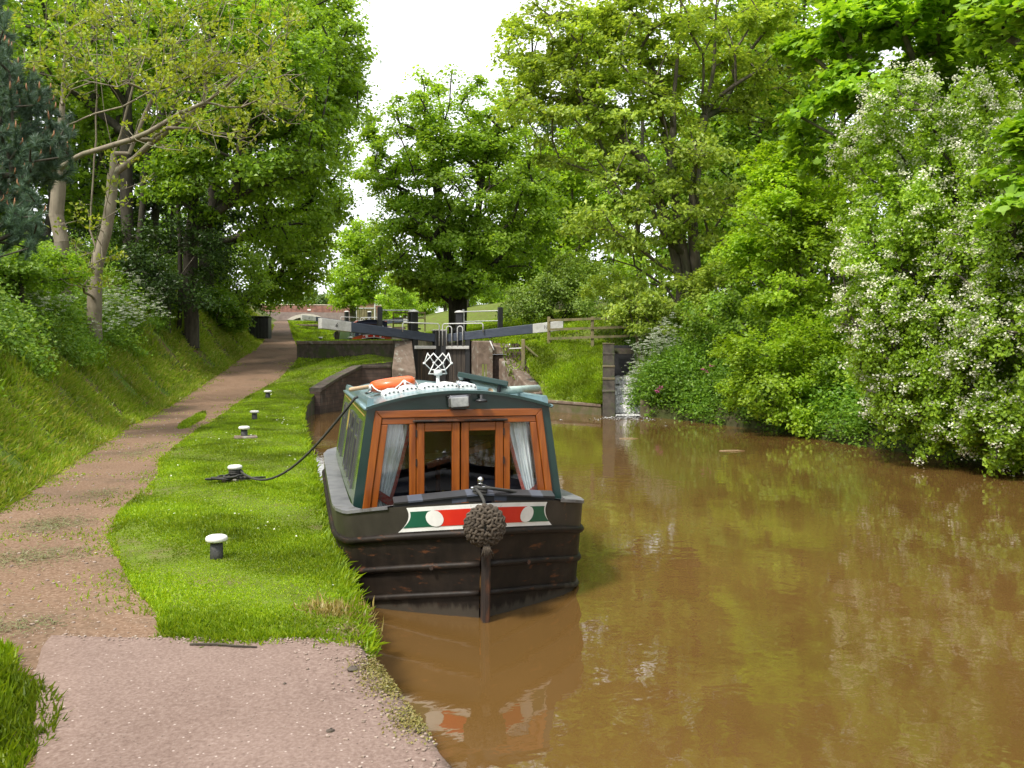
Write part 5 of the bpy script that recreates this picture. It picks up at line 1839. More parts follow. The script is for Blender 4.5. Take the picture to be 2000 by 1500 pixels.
def shed():
    c = at(714, 618, 94)
    root = thing("shed", "small slatted shed with a rusty panel above, beyond the upper lock", "shed", c, -TH - .1)
    mb = MB()
    for i in range(11):
        mb.box((-.95 + .19 * i, 0, .35), (.13, .05, 1.3))
    mb.box((0, .5, .3), (2.0, .9, 1.3))
    mb.build("slats", M['oldwood'], root)
    mb = MB(); mb.box((0, .1, 1.3), (2.0, .06, .75)); mb.build("rusty_panel", mottled("rusty_sheet", [(.16, .09, .05), (.26, .16, .09), (.3, .22, .15)], 3, .8, 0), root)
    mb = MB()
    mb.box((-1.05, 0, .7), (.1, .12, 2.1)); mb.box((1.05, 0, .7), (.1, .12, 2.1)); mb.box((0, 0, 1.76), (2.3, .5, .1)); mb.box((0, -.05, .92), (2.1, .06, .08))
    mb.build("frame", M['galv'], root)
shed()

def bridge():
    c = np.array([2.6, 111.0, 0])
    root = thing("road_bridge", "red brick arched road bridge crossing the canal in the distance", "bridge", c, -TH * .4)
    Zp, Zt, zs, span, rise = 7.15, 8.15, 4.2, 3.1, 2.35
    mb = MB()
    n = 24
    hw = 9.5
    arc = [(span * math.cos(PI - PI * i / n), zs + rise * math.sin(PI * i / n)) for i in range(n + 1)]
    for (y, fl) in ((0, False), (5, True)):
        for i in range(n):
            (xa, za), (xb, zb) = arc[i], arc[i + 1]
            mb.add([(xa, y, za), (xb, y, zb), (xb, y, Zp), (xa, y, Zp)], [(0, 1, 2, 3)[::-1] if fl else (0, 1, 2, 3)])
        for s in (-1, 1):
            mb.add([(s * span, y, 2), (s * hw, y, 2), (s * hw, y, Zp), (s * span, y, Zp)], [(0, 1, 2, 3)])
    for i in range(n):
        (xa, za), (xb, zb) = arc[i], arc[i + 1]
        mb.add([(xa, 0, za), (xa, 5, za), (xb, 5, zb), (xb, 0, zb)], [(0, 1, 2, 3)])
    for s in (-1, 1):
        mb.add([(s * span, 0, 2), (s * span, 5, 2), (s * span, 5, zs), (s * span, 0, zs)], [(0, 1, 2, 3)])
    mb.add([(-hw, 0, Zp), (hw, 0, Zp), (hw, 5, Zp), (-hw, 5, Zp)], [(0, 1, 2, 3)])
    mb.build("spandrel", mottled("grey_brick", [(.16, .12, .11), (.22, .17, .155), (.26, .21, .19)], 2, .9, .2, .01), root)
    mb = MB()
    mb.box((0, .2, Zp + .45), (2 * hw, .4, .9)); mb.box((0, 4.8, Zp + .45), (2 * hw, .4, .9))
    mb.build("parapet", M['redbrick'], root)
    mb = MB()
    for i in range(30):
        mb.box((-hw + 2 * hw * (i + .5) / 30, .2, Zp + .96), (2 * hw / 30 - .03, .5, .12), bev=.03)
    mb.build("coping", mottled("pale_coping", [(.4, .34, .26), (.52, .45, .36)], 4, .9, 0), root)
    mb = MB()
    P = []
    for i in range(n + 1):
        a = PI - PI * i / n
        P.append([(span * math.cos(a) * .995, -.06, zs + rise * math.sin(a)), ((span + .42) * math.cos(a), -.06, zs + (rise + .42) * math.sin(a)), ((span + .42) * math.cos(a), .02, zs + (rise + .42) * math.sin(a))])
    mb.grid(P)
    mb.build("arch_ring", mottled("pale_arch_stone", [(.42, .38, .33), (.52, .48, .42)], 3, .9, 0), root)
    mb = MB(); mb.box((.3, -.02, Zp + .32), (.42, .03, .18)); mb.build("number_plate", M['white'], root)
bridge()
# ------------------------------------------------------------------ trees and shrubs
def bank_at(px, d):
    p = at(px, 600, d)
    u, v = np.array(p[0]), np.array(p[1])
    if p[0] < pl(v):
        z = z_bank(u, v)
    elif p[0] > 6.5:
        z = z_right(u, v)
    else:
        z = z_verge(u, v)
    p[2] = float(z) - .05
    return p
def up(px0, d, pts):
    """Trunk line from the ground through photo points (px, py) or (px, py, depth)."""
    return [bank_at(px0, d)] + [at(p[0], p[1], p[2] if len(p) > 2 else d) for p in pts]

GL = "trees on the towpath bank"
# leafless-looking young tree with pale limbs, in front of the wood
def pale_tree():
    d = 23.0
    base = bank_at(183, d)
    root = thing("maple_tree", "pale limbed tree just coming into yellow leaf at the left of the towpath", "tree", base, 0, GL)
    rng = np.random.default_rng(21)
    wd = Wood(np.zeros(3), .20)
    P = lambda pts: [at(p[0], p[1], p[2] if len(p) > 2 else d) - base for p in pts]
    trunk = wd.line(P([(186, 540), (193, 500), (207, 455), (216, 400), (221, 340), (222, 300)]), 0, .5)
    f0 = trunk
    wd.caps = [(len(wd.p), 10 ** 6, .085)]
    wd.line(P([(212, 258), (203, 215), (196, 150), (205, 60), (215, -60)]), f0, .5, rng, .03)
    wd.line(P([(236, 262), (246, 220), (262, 160), (290, 60), (310, -60)]), f0, .5, rng, .03)
    wd.line(P([(252, 300), (268, 262), (300, 190), (345, 90), (380, -20)]), f0, .5, rng, .03)
    j = int(np.argmin(np.linalg.norm(np.array(wd.p) - P([(221, 345)])[0], axis=1)))
    wd.line(P([(262, 310), (300, 275, 22.5), (345, 240, 22), (398, 205, 21.5), (450, 160, 21.2), (520, 105, 21), (565, 40, 21)]), j, .5, rng, .02)
    j = int(np.argmin(np.linalg.norm(np.array(wd.p) - P([(190, 520)])[0], axis=1)))
    wd.line(P([(176, 450), (182, 350), (187, 230), (190, 120), (188, 0), (186, -60)]), j, .5, rng, .02)
    # the neighbour: a second pale stem with the long low boughs
    base2 = bank_at(128, d + .3)
    root2 = thing("maple_tree", "pale stemmed tree with long level boughs, left of the forked pale tree", "tree", base2, 0, GL)
    w2 = Wood(np.zeros(3), .19)
    P2 = lambda pts: [at(p[0], p[1], p[2] if len(p) > 2 else d) - base2 for p in pts]
    w2.line(P2([(120, 470), (110, 420), (116, 330), (122, 200), (128, 60), (120, -60)]), 0, .5, rng, .02)
    w2.caps = [(len(w2.p), 10 ** 6, .062)]
    def bough(y0, pts):
        jj = int(np.argmin(np.linalg.norm(np.array(w2.p) - P2([(116, y0)])[0], axis=1)))
        w2.line(P2(pts), jj, .5, rng, .02)
    bough(335, [(142, 312, 22), (165, 300, 21), (225, 282, 20.5), (290, 258, 20.2), (350, 222, 20), (400, 200, 20), (445, 170, 19.8), (490, 130, 19.6), (540, 100, 19.5)])
    bough(250, [(130, 245, 22), (185, 222, 21), (240, 208, 20.6), (300, 175, 20.4), (370, 150, 20.2), (430, 100, 20)])
    bough(210, [(122, 205, 22), (140, 175, 21.5), (180, 160, 21), (230, 170, 20.8), (280, 140, 20.6), (330, 120, 20.5), (390, 60, 20.2)])
    # twigs and their tufts
    def dress(root, wd, base, spec, keepf, pw):
        tips = []
        for (px, py, rx, ry, n, dd) in spec:
            for _ in range(n):
                a = unit(rng.normal(size=2)) * math.sqrt(rng.random())
                tips.append(at(px + a[0] * rx, py + a[1] * ry, dd + rng.normal(0, .7)) - base)
        tips = np.array(tips)
        wd.reach(tips, rng, bow=-.12, kplen=.12, step=.35, jit=.06)
        wd.mesh("trunk", M['bark_pale'], root, rmin=.009, pw=pw)
        keep = tips[rng.random(len(tips)) < keepf]
        pos, nr = spray(keep, 15, .15, rng, flat=.9, up=.4, jit=.9)
        al = unit(pos - np.repeat(keep, 15, 0)) + [0, 0, .7]
        leaves_obj("crown", pos, nr, .10 * (.6 + .8 * rng.random(len(pos))), KITE, M['young'], root, rng, along=al, spread=.4)
        seeds = tips[rng.random(len(tips)) < .12]
        pos, nr = spray(seeds, 14, .14, rng, flat=1.2, up=0)
        pos[:, 2] -= .12
        sb_ = leaves_obj("seed_bunch", pos, nr, .06 * (.6 + .6 * rng.random(len(pos))), NEEDLE * [2.4, 1, 1], M['seed'], root, rng, along=np.array([0, 0, -1.5]), spread=.3)
        kind(sb_, "stuff")
    dress(root, wd, base, [(300, 70, 170, 100, 150, 21), (480, 60, 110, 90, 90, 20.6), (200, 60, 90, 90, 60, 22.5), (170, 480, 75, 90, 34, 21.5), (250, 340, 90, 70, 14, 21)], .66, .9)
    dress(root2, w2, base2, [(430, 190, 150, 75, 130, 20.2), (380, 255, 140, 45, 45, 20), (560, 190, 60, 60, 26, 19.8), (130, 80, 140, 110, 110, 22), (330, 130, 150, 60, 70, 20.4)], .6, .92)
M['seed'] = mottled("old_seed", [(.18, .13, .10), (.3, .2, .17)], 5, .9, 0)
pale_tree()

def pine():
    d = 15.5
    base = bank_at(-130, d)
    root = thing("pine_tree", "dark blue green pine reaching in at the left edge with orange tipped shoots", "tree", base, 0, GL)
    rng = np.random.default_rng(31)
    wd = Wood(np.zeros(3), .16)
    wd.line([at(-130, 300, d) - base, at(-140, -100, d) - base], 0, .5)
    tips = []
    for (px, py, rx, ry, n) in ((60, 250, 75, 75, 60), (90, 310, 55, 45, 44), (20, 320, 60, 60, 44), (40, 180, 60, 40, 30), (-5, 60, 30, 60, 22), (45, 430, 40, 60, 34), (-10, 430, 50, 80, 30), (10, 140, 40, 40, 16), (-90, 200, 70, 150, 50)):
        for _ in range(n):
            a = unit(rng.normal(size=2)) * math.sqrt(rng.random())
            tips.append(at(px + a[0] * rx, py + a[1] * ry, d + rng.normal(0, .45)) - base)
    tips = np.array(tips)
    wd.reach(tips, rng, bow=-.15, kplen=.2, step=.4)
    wd.mesh("trunk", M['bark_dark'], root, rmin=.009)
    n = 330
    dirs = unit(rng.normal(size=(len(tips), 3)) * .45 + [.35, 0, .75])
    pts, al = [], []
    for t, dr in zip(tips, dirs):
        f = rng.random(n)[:, None]
        rad = unit(np.cross(rng.normal(size=(n, 3)), dr))
        pts.append(t + dr * (f - .7) * .34)
        al.append(rad * .75 + dr * .9)
    pts = np.concatenate(pts); al = np.concatenate(al)
    leaves_obj("crown", pts, rng.normal(size=pts.shape), .13 * (.7 + .5 * rng.random(len(pts))), NEEDLE, M['pine'], root, rng, along=al, spread=.1)
    mb = MB()
    for t, dr in zip(tips, dirs):
        if rng.random() < .5 and t[2] + base[2] > 4.2:
            q = t + dr * .1
            mb.tube([q, q + dr * .05 + [0, 0, .05], q + dr * .05 + [0, 0, .11]], [.016, .014, .004], 5)
    kind(mb.build("candle", M['candle'], root, smooth=True), "stuff")
pine()

def T(*a, **k): return tree(*a, **k)
# the wood on the left, from near to far
T("sycamore_tree", "dark trunked sycamore standing behind the pale limbed tree", "tree", bank_at(258, 31), [up(258, 31, [(250, 450), (246, 300), (255, 120)]), up(262, 31, [(275, 440), (290, 300)])],
  [epx(200, 60, 32, 230, 190, 3.5), epx(330, 180, 33, 170, 170, 3)], 150, 150, .75, .17, 'syc', r0=.26, bark='bark_dark', seed=1, group=GL)
T("sycamore_tree", "ivy clad sycamore leaning over the towpath with deep shade beneath", "tree", bank_at(375, 31.5), [up(375, 31.5, [(372, 470), (385, 330), (400, 150), (420, 20)]), up(350, 31.5, [(352, 470), (345, 330), (330, 180)])],
  [epx(470, 110, 31, 180, 180, 3.5), epx(500, 270, 30, 150, 110, 3), epx(400, 360, 31, 110, 70, 2.5), epx(560, 200, 30, 110, 130, 2.5)], 240, 170, .72, .16, 'syc_dark', r0=.3, bark='bark_dark', seed=2, group=GL)
T("sycamore_tree", "tall sycamore whose crown hangs farthest over the towpath at left", "tree", bank_at(400, 38), [up(400, 38, [(405, 480), (420, 330), (470, 180)])],
  [epx(590, 80, 37, 120, 170, 3.5), epx(615, 230, 37, 95, 130, 3), epx(560, 400, 37, 110, 120, 3), epx(640, 110, 37, 75, 150, 3)], 260, 170, .8, .18, 'syc', r0=.34, bark='bark_dark', seed=3, group=GL)
T("ash_tree", "tree at the far end of the left wood whose low boughs overhang the path", "tree", bank_at(452, 52), [up(452, 52, [(470, 480), (520, 330)])],
  [epx(580, 470, 50, 75, 100, 3), epx(615, 380, 50, 70, 130, 3), epx(540, 520, 50, 70, 80, 3), epx(655, 300, 50, 45, 90, 3)], 170, 140, .95, .2, 'syc', r0=.32, bark='bark_dark', seed=4, group=GL)
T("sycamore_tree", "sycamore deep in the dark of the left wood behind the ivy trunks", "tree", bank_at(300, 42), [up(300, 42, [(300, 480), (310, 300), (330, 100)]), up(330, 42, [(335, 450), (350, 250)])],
  [epx(300, 330, 43, 210, 170, 4), epx(260, 100, 44, 260, 200, 4)], 200, 130, 1.1, .26, 'ivy', r0=.3, bark='bark_dark', seed=5, group=GL)  # crown takes the leaf colour with shade painted in
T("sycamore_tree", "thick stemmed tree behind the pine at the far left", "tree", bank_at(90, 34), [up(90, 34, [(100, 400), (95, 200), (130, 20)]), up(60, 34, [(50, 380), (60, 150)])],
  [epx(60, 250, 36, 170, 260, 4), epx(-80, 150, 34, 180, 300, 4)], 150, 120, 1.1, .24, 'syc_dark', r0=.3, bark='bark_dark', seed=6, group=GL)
# shrubs below the wood
GS = "shrubs along the towpath bank"
def shrub(name, label, px, d, ells, n_cl, n_lf, rad, lf, mat, seed, group, cat="shrub", r0=.06, **k):
    kk = dict(flat=.7, up=.6, droop=.1, rmin=.008, bark='bark_dark', cat_parts=('stem', 'foliage'), inner=.3, bow=.2)
    kk.update(k)
    return tree(name, label, cat, bank_at(px, d), [], ells, n_cl, n_lf, rad, lf, mat, r0=r0, seed=seed, group=group, **kk)
shrub("elder_bush", "ivied elder mass coloured dark for shade round the trunk feet in the left wood", 330, 30, [epx(330, 520, 30, 90, 90, 1.2), epx(400, 500, 30.5, 60, 110, 1.2), epx(250, 500, 31, 80, 80, 1)], 90, 130, .5, .11, 'ivy', 41, GS)
shrub("elder_bush", "mid green bush bulging from the bank above the storage bin", 470, 44, [epx(470, 540, 44, 60, 70, 1.6), (at(430, 520, 42), (1.3, 1.4, 1.8)), epx(520, 570, 52, 40, 50, 1.5)], 90, 120, .6, .14, 'syc', 42, GS)
shrub("bramble_bush", "sunlit tall grassy bush on the crest of the bank before the bin", 420, 36, [epx(420, 600, 36, 48, 38, .8), epx(445, 620, 37, 40, 28, .7)], 46, 120, .4, .12, 'weed', 43, GS)
shrub("ivy_bush", "shaggy green undergrowth bush at the left frame edge below the pine", 40, 19, [epx(20, 520, 19, 80, 60, .9), epx(110, 520, 21, 60, 50, .8)], 60, 130, .38, .09, 'syc_dark', 44, GS)

def cow_parsley(name, label, spots, seed, group, h=(.7, 1.15), lf=.07):
    rng = np.random.default_rng(seed)
    root = thing(name, label, "wild flowers", spots[0], 0, group)
    o = np.asarray(spots[0])
    st = MB(); fl_p, fl_n = [], []
    lv = []
    for s in spots:
        b = np.asarray(s) - o
        for _ in range(3):
            hh = rng.uniform(*h)
            top = b + [rng.normal(0, .16), rng.normal(0, .16), hh]
            st.tube([b, (b + top) / 2 + rng.normal(0, .03, 3), top], [.006, .005, .004], 4)
            for _k in range(4):
                e = top + [rng.normal(0, .11), rng.normal(0, .11), rng.uniform(-.12, .06)]
                st.tube([top - [0, 0, .14], e], .003, 3)
                m = 22
                a = rng.random(m) * 2 * PI; r = np.sqrt(rng.random(m)) * .05
                fl_p.append(np.stack([e[0] + r * np.cos(a), e[1] + r * np.sin(a), e[2] + rng.normal(0, .008, m)], -1))
            lv.append(b + np.array([0, 0, hh * .45]))
    st.build("stem", M['nettle'], root)
    P = np.concatenate(fl_p)
    n = rng.normal(size=P.shape) * .35; n[:, 2] += 1
    leaves_obj("flower_head", P, n, np.full(len(P), .026), WIDE, M['umbel'], root, rng)
    pos, nr = spray(np.array(lv), 26, .26, rng, flat=1.0, up=.6)
    leaves_obj("foliage", pos, nr, lf * (.6 + .8 * rng.random(len(pos))), KITE, M['nettle'], root, rng)
    return root
def gspot(px0, px1, d0, d1, n, seed):
    rng = np.random.default_rng(seed)
    return [bank_at(rng.uniform(px0, px1), rng.uniform(d0, d1)) for _ in range(n)]
def tspot(px0, px1, t0, t1, n, seed):
    """Spots on the left bank, t0..t1 metres up from the path edge."""
    rng = np.random.default_rng(seed)
    out = []
    for _ in range(n):
        px, t = rng.uniform(px0, px1), rng.uniform(t0, t1)
        ds = np.linspace(12, 45, 300)
        x = (px - CX) / FPX * ds
        u, v = x * CT + ds * ST, -x * ST + ds * CT
        d = ds[np.argmin(np.abs((pl(v) - u) - t))]
        out.append(bank_at(px, d))
    return out
GC = "clumps of white cow parsley"
cow_parsley("cow_parsley", "white cow parsley below the pale limbed tree on the bank", tspot(185, 335, 1.5, 2.7, 60, 51), 51, GC)
cow_parsley("cow_parsley", "white cow parsley spilling over beside the cascade", [q + np.array([0, 0, .2]) for q in gspot(1225, 1320, 25.6, 28.5, 46, 52)], 52, GC, h=(.9, 1.9))
cow_parsley("cow_parsley", "thin scatter of cow parsley high on the near bank below the pine", tspot(60, 120, 1.9, 2.5, 10, 53), 53, GC, h=(.5, .9))

# the middle and far trees
GF = "trees about the lock"
T("sycamore_tree", "big rounded sycamore standing alone behind the lock gates", "tree", bank_at(893, 45), [up(886, 45, [(888, 560), (868, 470), (850, 360), (840, 260)]), up(900, 45, [(905, 560), (930, 440), (950, 300)]), up(893, 45, [(893, 575), (960, 520), (1000, 480)])],
  [epx(885, 240, 45, 120, 115, 3.4), epx(800, 330, 45, 105, 140, 3.2), epx(745, 300, 45.5, 45, 90, 2.4), epx(1030, 400, 45, 80, 110, 2.8), epx(930, 380, 44.5, 150, 140, 3.6), epx(830, 480, 44.5, 105, 100, 3.4), epx(960, 490, 44.5, 110, 90, 3.2), epx(850, 565, 44, 80, 40, 2.4), epx(960, 230, 45, 80, 80, 3)],
  480, 130, .72, .19, 'syc', r0=.42, bark='bark_dark', seed=7, group=GF, pw=.46)
T("lime_tree", "bright yellow green tree left of the lone sycamore, farther off", "tree", bank_at(690, 82), [up(690, 82, [(690, 560)])],
  [epx(690, 520, 82, 48, 78, 4), epx(720, 480, 82, 45, 60, 4), epx(735, 560, 80, 45, 55, 3), epx(670, 560, 82, 30, 45, 3)], 150, 130, 1.1, .28, 'lime', r0=.35, seed=8, group=GF)
T("ash_tree", "pale hazy tree beyond the brick bridge, the left one", "tree", at(590, 605, 170), [], [epx(592, 580, 170, 38, 26, 4), epx(570, 592, 172, 30, 16, 4)], 60, 110, 1.6, .45, 'far', r0=.3, seed=9, group=GF)
T("ash_tree", "low pale tree beyond the bridge, right of the hazy one", "tree", at(635, 605, 175), [], [epx(640, 590, 175, 34, 18, 4), epx(700, 590, 170, 40, 30, 4)], 50, 110, 1.6, .45, 'far', r0=.3, seed=10, group=GF)
T("sycamore_tree", "light green tree filling the gap right of the lone sycamore", "tree", bank_at(1100, 60), [up(1100, 60, [(1100, 500), (1110, 350)])],
  [epx(1090, 430, 60, 130, 130, 4), epx(1180, 330, 58, 130, 150, 4), epx(1040, 330, 62, 90, 140, 4)], 180, 130, 1.2, .3, 'lime', r0=.35, seed=11, group=GF)
shrub("bramble_bush", "pale grey green bramble mound on the rise behind the right balance beam", 1090, 41, [epx(1075, 575, 41, 80, 42, 1.8), epx(1130, 545, 42, 70, 50, 1.8), epx(1020, 605, 40, 50, 24, 1.2), epx(1170, 590, 39, 50, 40, 1.4)], 170, 110, .5, .13, 'bramble', 45, GF)

# right bank trees
GR = "trees on the far bank"
T("sycamore_tree", "large multi stemmed sycamore rising behind the wooden fence", "tree", bank_at(1350, 30), [
    up(1325, 30, [(1330, 560), (1312, 470), (1290, 400), (1255, 310), (1190, 240), (1110, 170)]),
    up(1345, 30, [(1345, 560), (1325, 430), (1310, 300), (1320, 150), (1330, 0)]),
    up(1362, 30, [(1360, 540), (1352, 420), (1365, 280), (1395, 130), (1400, -40)]),
    up(1355, 30, [(1350, 600), (1400, 540), (1430, 510)]), up(1330, 30, [(1340, 620), (1300, 560), (1240, 520), (1190, 505)])],
  [epx(1180, 90, 30, 190, 150, 3), epx(1120, 220, 29.5, 150, 110, 2.6), epx(1330, 80, 30.5, 210, 170, 3), epx(1250, 300, 29, 170, 90, 2.6), epx(1400, 380, 29, 130, 110, 2.2), epx(1220, 440, 29, 120, 60, 2), epx(1270, 570, 28.6, 90, 60, 1.6), epx(1060, 90, 30, 100, 110, 2.6), epx(1480, 130, 31, 100, 120, 2.6)],
  500, 120, .58, .155, 'syc_dull', r0=.34, bark='bark', seed=12, group=GR, pw=.52, flat=.4, bow=.05)
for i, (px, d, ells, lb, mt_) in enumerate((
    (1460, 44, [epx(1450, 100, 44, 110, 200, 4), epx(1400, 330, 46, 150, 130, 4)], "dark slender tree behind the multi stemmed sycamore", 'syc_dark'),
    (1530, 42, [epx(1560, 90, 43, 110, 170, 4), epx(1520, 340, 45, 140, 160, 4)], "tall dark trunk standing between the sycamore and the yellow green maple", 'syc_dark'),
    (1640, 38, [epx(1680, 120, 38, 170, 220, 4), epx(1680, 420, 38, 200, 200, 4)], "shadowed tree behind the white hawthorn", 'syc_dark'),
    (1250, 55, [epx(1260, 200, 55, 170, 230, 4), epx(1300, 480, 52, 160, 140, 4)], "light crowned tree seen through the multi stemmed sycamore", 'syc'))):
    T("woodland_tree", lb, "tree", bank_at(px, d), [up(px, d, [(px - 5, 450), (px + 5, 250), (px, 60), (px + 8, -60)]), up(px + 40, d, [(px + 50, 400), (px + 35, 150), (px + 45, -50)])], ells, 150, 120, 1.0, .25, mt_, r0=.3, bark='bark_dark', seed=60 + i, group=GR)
T("maple_tree", "bright yellow green maple between the sycamore and the white hawthorn", "tree", bank_at(1560, 24), [up(1560, 24, [(1560, 560), (1555, 400), (1560, 250)])],
  [epx(1510, 440, 23, 85, 90, 1.5), epx(1570, 380, 23.5, 90, 120, 1.6), epx(1600, 500, 22.5, 80, 110, 1.4), epx(1470, 500, 22.5, 50, 50, 1), epx(1520, 340, 24, 70, 70, 1.4), epx(1560, 590, 22, 80, 60, 1.2)], 260, 120, .42, .115, 'lime', r0=.16, seed=13, group=GR)
T("sycamore_tree", "sunlit sycamore with large leaves hanging above the hawthorn at the upper right", "tree", bank_at(1900, 19), [up(1900, 19, [(1880, 450), (1850, 200), (1800, 20)])],
  [epx(1620, 210, 18, 85, 75, 1.0), epx(1640, 60, 18.5, 130, 80, 1.2), epx(1800, 20, 18, 160, 60, 1.4), epx(1960, 30, 16, 80, 70, 1.2), epx(1600, 300, 18, 60, 40, .8), epx(1900, 150, 19, 160, 120, 1.6)], 170, 95, .45, .17, 'sunsyc', r0=.24, seed=14, group=GR, tmpl=BROAD, flat=.35, up=1.0)
T("sycamore_tree", "sycamore bough with large leaves entering from the right frame edge", "tree", bank_at(2150, 13.5), [up(2150, 13.5, [(2150, 400), (2110, 200)])],
  [epx(1965, 370, 12.5, 60, 45, .5), epx(2020, 260, 12.5, 60, 60, .6), epx(1985, 40, 12.5, 60, 60, .6)], 34, 60, .36, .16, 'sunsyc', r0=.14, seed=15, group=GR, tmpl=BROAD, flat=.35, up=1.0)

def hawthorn(label, base, chains, seed, fl=.5, n_lf=42, lf=.062):
    """A may tree in flower: arching boughs that hang to the water, leaves with bunches of white blossom."""
    rng = np.random.default_rng(seed)
    root = thing("hawthorn_tree", label, "tree", base, 0, "hawthorns in flower")
    base = np.asarray(base)
    wd = Wood(np.zeros(3), .16)
    cl, ax, bloom = [], [], []
    for (c, r, n) in chains:
        c = np.asarray(c) - base; r = np.asarray(r)
        for _ in range(n):
            dd = unit(rng.normal(size=3))
            p = c + dd * r * (.55 + .45 * rng.random())
            L = rng.uniform(.6, 1.5) * min(1.2, r[2] * .6)
            out = unit(np.array([dd[0], dd[1], 0]) + 1e-6)
            bl = rng.random() ** .8
            for k in range(int(L / .13)):
                q = p + out * (.22 * k * .13) + np.array([0, 0, -k * .13]) + rng.normal(0, .035, 3)
                if q[2] + base[2] > .12:
                    cl.append(q)
                    ax.append(c)
                    bloom.append(bl)
    cl = np.array(cl); ax = np.array(ax); bloom = np.array(bloom)
    sub = cl[rng.random(len(cl)) < .16]
    wd.reach(sub, rng, bow=.3, kplen=.25, step=.5)
    wd.mesh("trunk", M['bark_dark'], root, rmin=.007)
    pos, nr = spray(cl, n_lf, .15, rng, flat=.9, up=.5)
    nr = nr + .6 * unit(pos - np.repeat(ax, n_lf, 0))
    leaves_obj("crown", pos, nr, lf * (.6 + .8 * rng.random(len(pos))), KITE, M['haw'], root, rng)
    # blossom sits on the outer, upper side of the sprays, in patches
    s = np.sin(cl[:, 0] * 1.9 + seed) + np.sin(cl[:, 1] * 2.1 + 1) + np.sin(cl[:, 2] * 1.7 + cl[:, 0])
    sel = rng.random(len(cl)) < fl * bloom * (.75 + .4 * np.clip(s, -1.2, 1.2))
    pick, axp = cl[sel], ax[sel]
    m = 34
    o = (unit(unit(pick - axp) + rng.normal(size=pick.shape) * .45 + [0, 0, .3]) * .13)[:, None, :]
    pos = (pick[:, None, :] + o + rng.normal(size=(len(pick), m, 3)) * np.array([.06, .06, .035])).reshape(-1, 3)
    nr = rng.normal(size=pos.shape) * .5 + [0, 0, .8]
    leaves_obj("blossom", pos, nr, .036 * (.7 + .6 * rng.random(len(pos))), WIDE, M['blossom'], root, rng)
    return root
hawthorn("hawthorn heavy with white blossom drooping to the water at the right", bank_at(1850, 15.8), [
    (at(1790, 230, 15.3), (1.3, 1.2, .95), 70), (at(1740, 420, 15.0), (.95, 1.1, 1.0), 70), (at(1850, 400, 14.6), (1.1, 1.2, 1.2), 75), (at(1735, 600, 14.9), (.75, .9, .9), 60), (at(1840, 620, 14.4), (1.0, 1.1, 1.1), 75),
    (at(1790, 770, 14.4), (.8, .9, .8), 60), (at(1920, 220, 15), (1.1, 1.2, 1.0), 50), (at(1690, 300, 15.6), (.6, .8, .7), 30), (at(1860, 800, 14.0), (.6, .7, .6), 40)], 71, fl=1.4)
hawthorn("hawthorn in thinner flower at the right frame edge, shaded below", bank_at(2080, 13.6), [
    (at(1970, 480, 13.6), (.9, 1.0, 1.1), 70), (at(1960, 690, 13.3), (.9, .9, 1.0), 75), (at(1960, 830, 13.1), (.7, .8, .6), 50), (at(2040, 300, 13.6), (.9, 1.0, 1.2), 50), (at(2060, 600, 13.2), (.9, 1, 1.2), 50)], 72, fl=1.15)
shrub("hawthorn_bush", "dense leafy hawthorn without flower filling in behind the flowering ones", 1880, 17.5, [epx(1840, 450, 17, 150, 260, 1.0), epx(1960, 600, 15.5, 110, 240, 1.0), epx(1760, 700, 16.5, 90, 130, .8)], 330, 110, .42, .085, 'haw', 73, "bushes along the far waterside", r0=.1)
GB = "bushes along the far waterside"
shrub("hazel_bush", "bright green bush dipping its leaves in the water left of the hawthorn", 1560, 20.5, [epx(1500, 690, 20.3, 75, 50, .8), epx(1580, 670, 20.6, 80, 60, .8), epx(1530, 770, 19.6, 75, 50, .6), epx(1620, 740, 20, 70, 70, .8), epx(1440, 680, 21, 45, 32, .6), epx(1600, 820, 19.2, 60, 30, .5), epx(1450, 760, 20.4, 50, 36, .5)], 210, 100, .27, .085, 'lime', 46, GB, r0=.05)
shrub("elder_bush", "shaded dark bush under the hawthorn's left side", 1660, 19.5, [epx(1660, 760, 19, 70, 80, .8), epx(1690, 640, 20.5, 70, 100, 1), epx(1600, 640, 22.5, 90, 80, .8)], 120, 110, .32, .09, 'syc_dark', 47, GB)
shrub("elder_bush", "green brown flowering bush below the multi stemmed sycamore", 1290, 28, [epx(1270, 610, 28, 85, 40, 1), epx(1340, 640, 27.6, 70, 40, .9), epx(1400, 560, 28, 70, 60, 1), epx(1200, 580, 31, 60, 50, 1)], 120, 110, .36, .11, 'syc_dull', 48, GB)
shrub("elder_bush", "deep green bush in the shade behind the nettle bank", 1430, 25.5, [epx(1430, 620, 25.5, 110, 60, 1), epx(1500, 560, 27, 100, 90, 1.2)], 110, 110, .42, .12, 'syc_dark', 49, GB)

